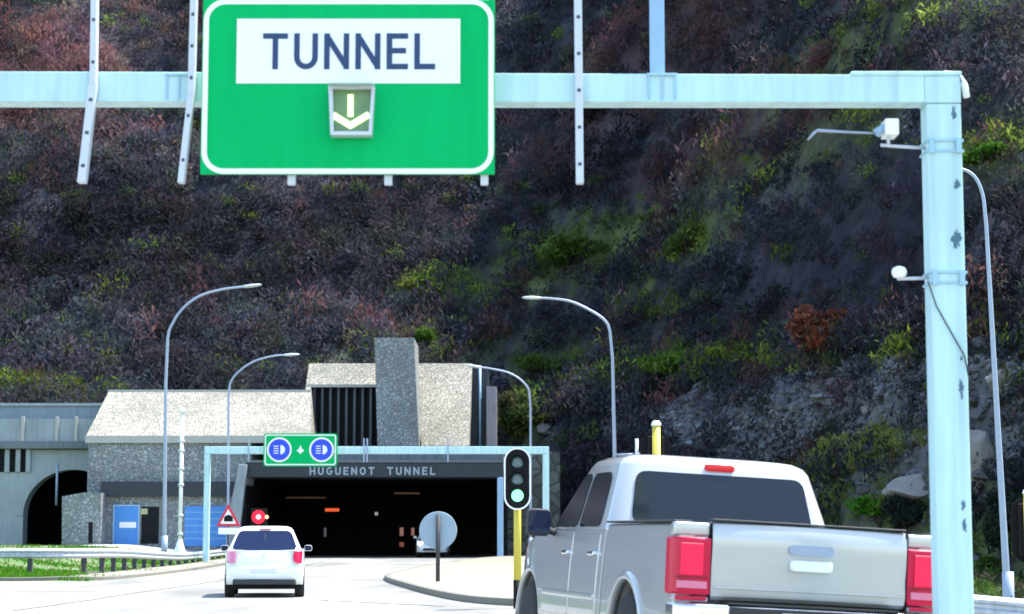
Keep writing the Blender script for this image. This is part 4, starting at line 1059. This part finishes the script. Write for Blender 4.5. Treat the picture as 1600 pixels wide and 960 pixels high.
# ------------------------------------------------------------------ traffic lights
def traffic_light(label, px, Y, ztop, facing, lit):
    x_ = at(px, 800, Y).x; z0 = max(gz(x_, Y), -9) + (.13 if -3 < x_ < 5 and 35 < Y < 97 else 0)
    e = thing('traffic_light', label, 'traffic light', (x_, Y, z0), 'traffic lights on yellow poles')
    e.rotation_euler.z = 0
    L = MB(); H_ = 1.08; wv = .235; zc = ztop - H_ / 2
    cap = lambda w, h: [(x_ + w * cos(a), zc + (h - w) + w * sin(a)) for a in np.linspace(0, PI, 13)] + [(x_ + w * cos(a), zc - (h - w) + w * sin(a)) for a in np.linspace(PI, 2 * PI, 13)]
    s = -1 if facing == 'near' else 1       # near: faces the camera
    def yy(a, b): return (Y + s * a, Y + s * b)
    mb = MB(); mb.prism(cap(wv - .03, H_ / 2 - .03), *yy(.12, .135)); bb = mb.build('backboard', M['black'], e)
    mb = MB(); ring_xz(mb, cap(wv, H_ / 2), cap(wv - .03, H_ / 2 - .03), *yy(.115, .14)); mb.build('backboard_border', M['white'] if facing == 'near' else M['black'], e)
    mb = MB(); mb.box(x_ - .13, x_ + .13, *sorted(yy(.0, .118)), zc - .44, zc + .44); mb.build('housing', M['black'], e, bevel=.02)
    for i, dz in enumerate((.29, 0, -.29)):
        mb = MB(); mb.lathe([(.105, s * .136), (.105, s * .15), (.06, s * .165)], (x_, Y, zc + dz), 'y', 24)
        mb.build('lens', M['green_on'] if (lit and i == 2) else M['amber_off'], e)
        mb = MB(); n_ = 15; A_ = np.linspace(-.25, PI + .25, n_); vs = []
        for r in (.125, .118):
            for a in A_: vs.append((x_ + r * cos(a), Y + s * .136, zc + dz + r * sin(a)))
            for a in A_: vs.append((x_ + r * cos(a), Y + s * (.136 + .17 * (.45 + .55 * max(0, sin(a)))), zc + dz + r * sin(a)))
        fs = []
        for b in (0, 2 * n_): fs += [(b + k, b + k + 1, b + n_ + k + 1, b + n_ + k) for k in range(n_ - 1)]
        fs += [(n_ + k, n_ + k + 1, 3 * n_ + k + 1, 3 * n_ + k) for k in range(n_ - 1)]
        mb.add(vs, fs, 0, True); mb.build('visor', M['black'], e)
    mb = MB(); yp = Y - .10 * s * -1 if False else Y + (-s) * .07
    mb.tube([(x_, yp, z0 - .1), (x_, yp, ztop + (.06 if facing != 'near' else -.1))], .066, 14); mb.build('pole', M['yellow'], e)
    mb = MB(); mb.tube([(x_, yp, z0 - .1), (x_, yp, z0 + .5)], .072, 14); mb.build('pole_sleeve', M['black'], e)
    if facing != 'near':
        mb = MB(); mb.lathe([(.075, 0), (.08, .03), (.05, .08)], (x_, yp, ztop + .06), 'z', 14); mb.build('pole_cap', M['white'], e)
    return e
traffic_light('traffic light facing us with its green lamp lit before the tunnel', 808.5, 35., at(0, 700, 35).z, 'near', True)
traffic_light('traffic light seen from behind above the truck cab roof', 1026, 32., at(0, 672, 32).z, 'far', False)
traffic_light('traffic light seen from behind at the far right edge', 1604, 34., at(0, 778, 34).z, 'far', False)

# ------------------------------------------------------------------ guardrails
def guardrail(label, path, ztop, post_h=None, spacing=2.0, base=None):
    """W-beam along plan points; ztop(i, x, y) gives the height of its upper edge"""
    pts = [Vector(p) for p in path]
    e = thing('guardrail', label, 'guardrail', (pts[0].x, pts[0].y, base(pts[0].x, pts[0].y)))
    prof = [(0, 0), (.03, -.02), (.08, -.06), (.08, -.10), (.03, -.135), (.03, -.175), (.08, -.21), (.08, -.25), (.03, -.29), (0, -.31)]
    secs = []; dist = [0]
    for i, p in enumerate(pts):
        d = (pts[min(i + 1, len(pts) - 1)] - pts[max(i - 1, 0)]).normalized(); nn = Vector((d.y, -d.x))
        z = ztop(p.x, p.y)
        f = [(p.x + nn.x * a, p.y + nn.y * a, z + b) for a, b in prof]; k = [(p.x + nn.x * (a - .012), p.y + nn.y * (a - .012), z + b) for a, b in prof[::-1]]
        secs.append(f + k)
        if i: dist.append(dist[-1] + (p - pts[i - 1]).length)
    mb = MB(); mb.loft(secs, smooth=False); mb.build('rail', M['rail'], e)
    s = spacing * .35
    while s < dist[-1]:
        i = max(k for k in range(len(dist)) if dist[k] <= s); t = (s - dist[i]) / (dist[i + 1] - dist[i])
        p = pts[i].lerp(pts[i + 1], t); d = (pts[i + 1] - pts[i]).normalized(); nn = Vector((-d.y, d.x))
        c = p + nn * .10; mb = MB()
        mb.box(c.x - .075, c.x + .075, c.y - .075, c.y + .075, base(c.x, c.y) - .2, ztop(p.x, p.y) - .03)
        mb.build('post', M['postdark'], e, bevel=.01); s += spacing
path = [(x, 62.6) for x in np.linspace(-27.6, -15.2, 14)] + [(-15.2 + 2.0 * sin(a), 64.6 - 2.0 * cos(a)) for a in np.linspace(.2, PI / 2, 7)] + [(-13.2 - .012 * k, 65.5 + k * 1.2) for k in range(0, 26)]
guardrail('long galvanised guardrail bending round the left grass verge', path, lambda x, y: .92 - .26 * sstep(64, 84, y) + .08 * sstep(84, 96, y), spacing=2.0, base=gz)
guardrail('short pale guardrail at the right edge behind the truck', [(5.6 + k * .55, 30 - k * .10) for k in range(12)], lambda x, y: at(1515 + (x - 6.8) * 55, 929 + (x - 6.8) * 9, 30).z, spacing=2.6, base=gz)

# ------------------------------------------------------------------ vehicles
def warp_fn(hw, ymid, yfront, yrear, front=.14, rear=.05, zc=.75, tumble=.09):
    def f(co):
        x, y, z = co
        k = 1 - tumble * max(0, z - zc) ** 1.5 - .10 * max(0, (zc - .2) - z) ** 1.5
        if y > ymid: k -= front * ((y - ymid) / (yfront - ymid)) ** 2
        if y < 1: k -= rear * ((1 - y) / (1 - yrear)) ** 2
        return Vector((x * k, y, z))
    return f
def arch_pts(cy, cz, r, zb, n=12):
    a0 = math.asin(max(-1, min(1, (zb - cz) / r)))
    return [(cy + r * cos(t), cz + r * sin(t)) for t in np.linspace(a0, PI - a0, n)]
def wheel(e, x, y, r, w, m_rim):
    s = 1 if x > 0 else -1
    mb = MB(); mb.lathe([(r * .62, -w / 2), (r * .93, -w / 2), (r, -w * .36), (r, w * .36), (r * .93, w / 2), (r * .62, w / 2)], (x, y, r), 'x', 32); wl_ = mb.build('wheel', M['rubber'], e)
    mb = MB(); xo = s * w * .42
    mb.lathe([(r * .63, xo - s * .12), (r * .63, xo), (r * .56, xo + s * .005), (r * .5, xo - s * .05), (r * .14, xo - s * .03), (r * .12, xo)], (x, y, r), 'x', 24)
    for k in range(5):
        a = 2 * PI * k / 5; d = Vector((0, cos(a), sin(a))); q = Vector((0, -sin(a), cos(a)))
        c0 = Vector((x + xo - s * .02, y, r)) + d * r * .1; c1 = Vector((x + xo - s * .01, y, r)) + d * r * .58
        mb.hull([c0 + q * .05, c0 - q * .05, c0 - q * .05 + Vector((-s * .05, 0, 0)), c0 + q * .05 + Vector((-s * .05, 0, 0))], [c1 + q * .035, c1 - q * .035, c1 - q * .035 + Vector((-s * .05, 0, 0)), c1 + q * .035 + Vector((-s * .05, 0, 0))])
    mb.build('rim', m_rim, wl_)
def slice_rect(y0, y1, hw, r, z, n=5):
    return [(p[0], p[1], z) for p in rrect(hw, (y1 - y0) / 2, r, n, 0, (y0 + y1) / 2)]
class House:
    """cab greenhouse between belt (lower) and roof edge (upper) rectangles"""
    def __init__(s, lo, hi): s.lo, s.hi = lo, hi   # (y0,y1,hw,z)
    def t(s, z): return (z - s.lo[3]) / (s.hi[3] - s.lo[3])
    def lerp(s, k, z): return s.lo[k] + (s.hi[k] - s.lo[k]) * s.t(z)
def pane(house, side, poly, out=.008, th=.02):
    """poly corner list on one face: rear/front use (x,z), sides use (y,z)"""
    mb = MB(); pr = []
    c = Vector((sum(p[0] for p in poly) / len(poly), sum(p[1] for p in poly) / len(poly)))
    # rounded corners
    rp = []
    n = len(poly)
    for i in range(n):
        a, b, d = Vector(poly[i - 1]), Vector(poly[i]), Vector(poly[(i + 1) % n])
        r = min(.09, (a - b).length * .3, (d - b).length * .3)
        p0 = b + (a - b).normalized() * r; p1 = b + (d - b).normalized() * r
        for t in (0, .25, .5, .75, 1): rp.append(p0 * (1 - t) ** 2 + b * 2 * t * (1 - t) + p1 * t * t)
    f = []; k = []
    for p in rp:
        z = p.y
        if side == 'rear': y = house.lerp(0, z); f.append((p.x, y - out, z)); k.append((p.x, y + th, z))
        elif side == 'front': y = house.lerp(1, z); f.append((p.x, y + out, z)); k.append((p.x, y - th, z))
        else:
            sg = -1 if side == 'left' else 1; x = house.lerp(2, z); f.append((sg * (x + out), p.x, z)); k.append((sg * (x - th), p.x, z))
    mb.hull(f, k); return mb

def mirror(e, x, y, z, m, w=.2, h=.16):
    s = 1 if x > 0 else -1
    mb = MB(); secs = []
    for t, k in ((0, .55), (.12, .9), (.5, 1), (.85, .9), (1, .6)):
        yy_ = y - .06 + .13 * t
        secs.append([(x + p[0] * k, yy_, z + p[1] * k) for p in rrect(w / 2, h / 2, .045, 4)])
    mb.loft(secs); mb.tube([(x - s * w * .75, y + .02, z - h * .35), (x - s * w * .2, y + .01, z - h * .2)], .03, 8)
    mi_ = mb.build('mirror', m, e, autosmooth=True)
    mb = MB(); mb.prism([(x + p[0] * .86, z + p[1] * .84) for p in rrect(w / 2, h / 2, .04, 4)], y - .068, y - .058); mb.build('mirror_glass', M['carglass'], mi_)

def pickup(label):
    e = thing('pickup_truck', label, 'pickup truck')
    hw = 1.0; wf = warp_fn(hw, 4.4, 5.65, 0, .15, .02)
    ay, fy_, R = 1.22, 4.72, .40; ar = .50; zb = .52
    cuts = [((0, 0, z), (0, 0, 1)) for z in (.65, .8, .95, 1.08, 1.18, 1.25)] + [((0, y, 0), (0, 1, 0)) for y in (.5, 1, 4.5, 4.9, 5.2, 5.4)]
    prof = [(2.02, zb), (2.02, 1.27), (3.3, 1.255), (4.05, 1.25), (4.6, 1.22), (5.15, 1.14), (5.45, 1.03), (5.58, .9), (5.62, .66), (5.56, .5)] + arch_pts(fy_, R, ar, zb)
    mb = MB(); mb.prism(prof, -hw, hw, 'x'); body = mb.build('body', M['silver'], e, bevel=.055, seg=3, cuts=cuts, warp=wf)
    for s in (-1, 1):
        pr = [(.03, .62), (.03, 1.31), (1.99, 1.31), (1.99, zb)] + arch_pts(ay, R, ar, zb) + [(.55, zb)]
        mb = MB(); mb.prism(pr, s * hw, s * (hw - .14), 'x'); mb.build('bed_side', M['silver'], e, bevel=.04, seg=3, cuts=cuts, warp=wf)
        mb = MB(); mb.box(s * (hw - .15) if s > 0 else -hw + .02, s * (hw - .02) if s > 0 else -hw + .15, .06, 1.99, 1.318, 1.332); mb.build('bed_rail', M['trim'], e, bevel=.005)
        # flared arches
        mb = MB(); n_ = 17; A_ = np.linspace(.12, PI - .12, n_)
        secs = []
        for a in A_:
            secs.append([(s * (hw + o_), ay + (ar + q) * cos(a), R + (ar + q) * sin(a)) for o_, q in ((-.05, -.01), (.018, -.005), (.022, .02), (.004, .055), (-.05, .06))])
        mb.loft(secs, smooth=True); mb.build('wheel_arch', M['silver'], e)
        mb = MB(); secs = []
        for a in A_:
            secs.append([(s * (hw * .985 + o_), fy_ + (ar + q) * cos(a), R + (ar + q) * sin(a)) for o_, q in ((-.05, -.01), (.012, -.005), (.016, .02), (-.006, .055), (-.06, .06))])
        mb.loft(secs, smooth=True); mb.build('wheel_arch', M['silver'], e)
    mb = MB(); mb.box(-hw + .15, hw - .15, .1, 1.99, .78, .84); mb.build('bed_floor', M['trim'], e)
    # tailgate with a curved pressed face
    secs = []
    for z, y in ((.785, .035), (.81, .0), (.87, -.012), (.98, -.006), (1.10, -.018), (1.20, -.022), (1.27, -.014), (1.315, .012), (1.325, .045)):
        secs.append((z, y))
    mb = MB(); xs_ = np.linspace(-hw + .284, hw - .284, 13); vs = []
    for z, y in secs:
        for x in xs_: vs.append((x, y + .025 * (x / hw) ** 2, z + .012 * (1 - (x / hw) ** 2)))
    n_ = len(xs_); m_ = len(secs); off = len(vs)
    for z, y in secs:
        for x in xs_: vs.append((x, .085, z + .012 * (1 - (x / hw) ** 2)))
    fs = [(j * n_ + i, j * n_ + i + 1, (j + 1) * n_ + i + 1, (j + 1) * n_ + i) for j in range(m_ - 1) for i in range(n_ - 1)]
    fs += [(off + j * n_ + i, off + (j + 1) * n_ + i, off + (j + 1) * n_ + i + 1, off + j * n_ + i + 1) for j in range(m_ - 1) for i in range(n_ - 1)]
    fs += [((m_ - 1) * n_ + i, (m_ - 1) * n_ + i + 1, off + (m_ - 1) * n_ + i + 1, off + (m_ - 1) * n_ + i) for i in range(n_ - 1)] + [(i + 1, i, off + i, off + i + 1) for i in range(n_ - 1)]
    fs += [(j * n_, (j + 1) * n_, off + (j + 1) * n_, off + j * n_) for j in range(m_ - 1)] + [((j + 1) * n_ + n_ - 1, j * n_ + n_ - 1, off + j * n_ + n_ - 1, off + (j + 1) * n_ + n_ - 1) for j in range(m_ - 1)]
    mb.add(vs, fs, 0, True); tg = mb.build('tailgate', M['silver'], e, autosmooth=True)
    mb = MB(); mb.box(-hw + .287, hw - .287, .0, .10, 1.339, 1.352); mb.build('top_strip', M['trim'], tg, bevel=.005)
    mb = MB(); mb.prism(rrect(.165, .035, .03, 5, 0, 1.165), -.035, -.01); mb.build('handle_shade', M['galvdark'], tg)  # raised plate, shadow at the handle given as its darker colour
    mb = MB(); secs = [[(p[0] * k, y, p[1]*1) for p in rrect(.155, .038 * (.6 + .4 * k), .022, 5, 0, 1.055)] for y, k in ((-.012, 1), (-.040, 1), (-.05, .9))]; mb.loft(secs); mb.build('handle', M['carwhite'], tg, autosmooth=True)
    mb = MB(); mb.box(-hw + .30, hw - .30, -.018, .0, .872, .882); mb.build('crease_trim', M['silver'], tg, bevel=.003)
    # tall tail lamps on the corners
    for s in (-1, 1):
        mb = MB(); x0, x1 = s * (hw - .275), s * (hw - .006)
        secs = []
        for z, k in ((.82, .90), (.84, 1), (1.0, 1.02), (1.19, 1), (1.215, .9)):
            secs.append([(x0, .06, z), (x0, -.012 * k, z), (x0 + (x1 - x0) * .5, -.024 * k, z), (x0 + (x1 - x0) * .85, -.004 * k, z), (x1, .05, z), (x1 + s * .012 * k, .16, z), (x0, .17, z)])
        mb.loft(secs, smooth=False); tl = mb.build('tail_lamp', M['tail'], e, bevel=.012, seg=2)
        mb = MB(); mb.box(min(x0, x1) + .02, max(x0, x1) - .03, -.034, -.02, .865, .915); mb.build('reverse_lens', M['tailpink'], tl)
        mb = MB(); mb.box(min(x0, x1) + .045, max(x0, x1) - .06, -.031, -.02, .955, 1.175); mb.build('inner_lens', M['lamplens'], tl, bevel=.008)
        mb = MB(); mb.box(min(x0, x1) + .006, max(x0, x1) - .02, -.027, -.02, .937, .944); mb.build('divider', M['lampdark'], tl)
        xg0 = s * (hw - .279); mb = MB(); mb.box(xg0 - .004, xg0 + .004, .0, .08, .78, 1.32); mb.build('shut_gap', M['black'], e)
        mb = MB(); mb.box(min(x0, x1) + .004, max(x0, x1), .0, .10, .77, .815); mb.build('corner_panel', M['silver'], e, bevel=.02)
        mb = MB(); mb.box(min(x0, x1) + .004, max(x0, x1), .02, .12, 1.225, 1.32); mb.build('corner_panel', M['silver'], e, bevel=.02)
        mb = MB(); mb.box(min(x0, x1) + .02, max(x0, x1) - .02, -.012, .0, .782, .81); mb.build('reflector', M['tail'], e, bevel=.006)
    # rear bumper
    mb = MB()
    pl = [(-hw + .0, .16), (-hw + .02, -.02), (-hw + .14, -.12), (-.4, -.165), (.4, -.165), (hw - .14, -.12), (hw - .02, -.02), (hw, .16)]
    mb.prism(pl + [(hw - .1, .18), (-hw + .1, .18)], .585, .765, 'z'); bp_ = mb.build('rear_bumper', M['chrome'], e, bevel=.03, seg=3)
    mb = MB(); mb.prism([(-.62, .1), (-.62, -.14), (-.4, -.158), (.4, -.158), (.62, -.14), (.62, .1)], .768, .779, 'z'); mb.build('step_pad', M['trim'], bp_)
    mb = MB(); mb.box(-.62, .62, -.172, -.150, .60, .752); mb.build('plate_recess', M['trim'], bp_)
    mb = MB(); mb.box(-.25, .25, -.180, -.1725, .615, .725); mb.build('number_plate', M['plate'], bp_)
    # cab
    ho = House((2.03, 4.12, .95, 1.262), (2.20, 3.42, .80, 1.80))
    mb = MB(); mb.loft([slice_rect(2.03, 4.12, .95, .12, 1.255), slice_rect(2.20, 3.42, .80, .14, 1.80), slice_rect(2.23, 3.38, .765, .15, 1.85), slice_rect(2.29, 3.28, .70, .16, 1.885), slice_rect(2.43, 3.1, .54, .18, 1.905)])
    cab = mb.build('cab', M['silver'], e, autosmooth=True)
    pane(ho, 'rear', [(-.76, 1.335), (.76, 1.335), (.70, 1.755), (-.70, 1.755)]).build('rear_window', M['trunkglass'], cab)
    pane(ho, 'front', [(-.82, 1.30), (.82, 1.30), (.66, 1.77), (-.66, 1.77)]).build('windscreen', M['trunkglass'], cab)
    for sd in ('left', 'right'):
        sg = -1 if sd == 'left' else 1
        pane(ho, sd, [(3.12, 1.29), (3.96, 1.29), (3.36, 1.745), (3.12, 1.745)]).build('side_window', M['trunkglass'], cab)
        pane(ho, sd, [(2.32, 1.29), (3.05, 1.29), (3.05, 1.745), (2.45, 1.745)]).build('side_window', M['trunkglass'], cab)
        for y0, y1 in ((2.16, 3.07), (3.09, 4.10)):
            mb = MB(); mb.box(sg * (hw - .03), sg * (hw + .007), y0, y1, .56, 1.235); d_ = mb.build('door', M['silver'], e, bevel=.012, seg=2, cuts=cuts, warp=wf)
            mb = MB(); mb.box(sg * (hw - .01), sg * (hw + .038), y0 + .06, y0 + .26, 1.055, 1.09); mb.build('handle', M['chrome'], d_, bevel=.012, warp=wf)
        mb = MB(); mb.box(sg * (hw - .01), sg * (hw + .016), 2.2, 4.05, .70, .755); mb.build('side_trim', M['silver'], e, bevel=.01, warp=wf)
        mirror(e, sg * 1.15, 3.72, 1.32, M['trim'], .22, .24)
        wheel(e, sg * .85, ay, R, .27, M['galv']); wheel(e, sg * .85, fy_, R, .27, M['galv'])
    mb = MB(); mb.loft([[(p[0], y, p[1]) for p in rrect(.125 * k, .028 * k, .026 * k, 5, 0, 1.815)] for y, k in ((2.27, 1), (2.185, 1), (2.178, .85))]); mb.build('brake_lamp', glow('high_brake_lamp', (.85, .02, .03), .12), cab)
    # front end
    mb = MB(); mb.box(-.62, .62, 5.58, 5.645, .68, .98); mb.build('grille', M['trim'], e, bevel=.02)
    for s in (-1, 1):
        mb = MB(); mb.box(s * .64, s * .83, 5.46, 5.60, .78, .98); mb.build('headlamp', M['headl'], e, bevel=.02)
    mb = MB(); mb.box(-.84, .84, 5.5, 5.72, .46, .64); mb.build('front_bumper', M['chrome'], e, bevel=.03)
    mb = MB(); mb.box(-.80, .80, .12, 5.3, .40, .50); mb.build('chassis', M['black'], e)
    return e
tr = pickup('silver crew cab pickup truck passing in the foreground')
tr.location = (2.03, 14.2, -.045)
tr.rotation_euler = (math.radians(0.2), math.radians(3.1), math.radians(11.6))

def hatch(label, rear_lamps, lit=False):
    e = thing('hatchback', label, 'car')
    hw = .83; wf = warp_fn(hw, 2.7, 3.9, 0, .16, .07, .7, .12); R = .30; ar = .37; zb = .26
    cuts = [((0, 0, z), (0, 0, 1)) for z in (.4, .55, .7, .8, .9)] + [((0, y, 0), (0, 1, 0)) for y in (.15, .35, .7, 2.8, 3.2, 3.5, 3.7)] + [((x, 0, 0), (1, 0, 0)) for x in (-.7, -.45, 0, .45, .7)]
    def wf2(co):
        c = wf(co)
        if co.y < .5: c.y += .16 * (abs(co.x) / hw) ** 3 * (1 - co.y / .5)
        if co.y > 3.4: c.y -= .25 * (abs(co.x) / hw) ** 3 * ((co.y - 3.4) / .5)
        return c
    prof = [(.12, zb), (.03, .34), (.0, .48), (.01, .60), (.055, .66), (.07, .80), (.13, .96), (1.5, .985), (2.85, .955), (3.35, .86), (3.7, .74), (3.86, .58), (3.88, .42), (3.8, zb)] + arch_pts(3.12, R, ar, zb) + arch_pts(.66, R, ar, zb)
    mb = MB(); mb.prism(prof, -hw, hw, 'x'); mb.build('body', M['carwhite'], e, bevel=.06, seg=3, cuts=cuts, warp=wf2)
    ho = House((.14, 2.95, .765, .955), (.47, 2.1, .575, 1.385))
    mb = MB(); mb.loft([slice_rect(.14, 2.95, .765, .16, .95), slice_rect(.47, 2.1, .575, .15, 1.385), slice_rect(.51, 2.05, .54, .16, 1.425), slice_rect(.60, 1.9, .47, .17, 1.455), slice_rect(.8, 1.7, .33, .18, 1.468)])
    cab = mb.build('cabin', M['carwhite'], e, autosmooth=True)
    pane(ho, 'rear', [(-.675, .985), (0, .955), (.675, .985), (.53, 1.365), (-.53, 1.365)]).build('rear_window', M['carglass'], cab)
    pane(ho, 'front', [(-.66, .98), (.66, .98), (.5, 1.36), (-.5, 1.36)]).build('windscreen', M['carglass'], cab)
    for sd in ('left', 'right'):
        sg = -1 if sd == 'left' else 1
        pane(ho, sd, [(1.42, .985), (2.72, .985), (2.1, 1.35), (1.42, 1.35)]).build('side_window', M['carglass'], cab)
        pane(ho, sd, [(.55, .985), (1.36, .985), (1.36, 1.35), (.72, 1.35)]).build('side_window', M['carglass'], cab)
        mirror(e, sg * .90, 2.38, 1.0, M['carwhite'], .17, .13)
        wheel(e, sg * .72, .66, R, .2, M['galv']); wheel(e, sg * .72, 3.12, R, .2, M['galv'])
        # lamp on the shoulder, wrapping the corner
        m_ = rear_lamps[0 if sg < 0 else 1]
        mb = MB(); secs = []
        for z, k in ((.70, .55), (.74, .9), (.83, 1.), (.91, .95), (.95, .6)):
            secs.append([(sg * (.735 - .15 * k), .16, z), (sg * (.735 - .15 * k), .035 + (z - .7) * .25, z), (sg * .67, .048 + (z - .7) * .25, z), (sg * (.735), .10 + (z - .7) * .25, z), (sg * (.775), .20 + .02, z), (sg * .70, .3, z)])
        mb.loft(secs, smooth=False); mb.build('tail_lamp', m_, e, bevel=.02)
        mb = MB(); secs = []
        for y, k in ((3.55, .8), (3.66, 1.), (3.73, .7)):
            secs.append([(sg * .58 + p[0] * k, y, .70 + p[1] * k) for p in rrect(.13, .075, .05, 4)])
        mb.loft(secs); mb.build('headlamp', M['head_on'] if lit else M['headl'], e)
    mb = MB(); mb.prism([(-.62, .02), (-.5, -.03), (.5, -.03), (.62, .02), (.66, .2), (-.66, .2)], .262, .375, 'z'); mb.build('bumper_skirt', M['trim'], e, bevel=.015)
    mb = MB(); mb.box(-.74, .74, .2, 3.5, .17, .26); mb.build('floor_pan', M['black'], e)
    mb = MB(); mb.box(-.26, .26, -.005, .03, .50, .60); pl_ = mb.build('number_plate', M['plate'], e, bevel=.008)
    mb = MB(); mb.lathe([(.045, 0), (.045, -.02), (.03, -.028)], (0, .10, .87), 'y', 20); mb.build('badge', M['chrome'], e)
    mb = MB(); mb.tube([(0, .36, 1.30), (.0, .30, 1.16), (.18, .24, 1.03)], .008, 6); mb.build('rear_wiper', M['trim'], e)
    mb = MB(); mb.box(-.12, .12, .44, .50, 1.385, 1.405); mb.build('brake_lamp', M['tail'], e, bevel=.006)
    mb = MB(); mb.box(-.42, .42, 3.86, 3.9, .34, .46); mb.build('grille', M['trim'], e, bevel=.02)
    return e
car = hatch('white hatchback driving away towards the tunnel, seen from behind', (M['tailpink'], M['tail']))  # left lamp pink: reflection put into its lens colour
car.location = (at(413, 900, 41.6).x, 41.6, gz(-5, 41.6) + .013); car.rotation_euler.z = math.radians(6)
on = hatch('pale oncoming car with lit headlamps behind the round sign', (M['tail'], M['tail']), True)
on.location = (at(678, 860, 103.5).x, 104.5, gz(-4.4, 101) + .013); on.rotation_euler.z = math.radians(180)

# ------------------------------------------------------------------ light, sky, camera
sd = Vector((.42, .20, .88)).normalized()
el = math.asin(sd.z); az = math.atan2(sd.x, sd.y)      # azimuth clockwise from +Y
w = bpy.data.worlds.new('World'); SC.world = w; w.use_nodes = True
nt = w.node_tree; bg = nt.nodes['Background']; sky = nt.nodes.new('ShaderNodeTexSky'); sky.sky_type = 'NISHITA'
sky.sun_disc = False; sky.sun_elevation = el; sky.sun_rotation = az; sky.air_density = 1.3; sky.dust_density = 1.0; sky.ozone_density = 1.5
nt.links.new(sky.outputs[0], bg.inputs[0]); bg.inputs[1].default_value = .14
sl = bpy.data.lights.new('sun', 'SUN'); sl.energy = 3.4; sl.angle = math.radians(.55); sl.color = (1, .95, .86)
so = bpy.data.objects.new('sun', sl); COL.objects.link(so); so.rotation_euler = (-sd).to_track_quat('-Z', 'Y').to_euler(); so.location = (20, 30, 80)
cd = bpy.data.cameras.new('camera'); cam = bpy.data.objects.new('camera', cd); COL.objects.link(cam)
cam.location = (0, 0, CAMZ); cam.rotation_euler = (PI / 2 + PITCH, 0, 0)
cd.sensor_width = 36; cd.lens = 36 * F / 1600; cd.dof.use_dof = True; cd.dof.focus_distance = 28; cd.dof.aperture_fstop = 3.2; cd.clip_start = .1; cd.clip_end = 5000
SC.camera = cam
SC.view_settings.view_transform = 'Standard'; SC.view_settings.look = 'None'; SC.view_settings.gamma = 1; SC.view_settings.exposure = 1.85
SC.view_settings.use_curve_mapping = False
SC.cycles.use_denoising = True
SC.cycles.max_bounces = 6; SC.cycles.diffuse_bounces = 3
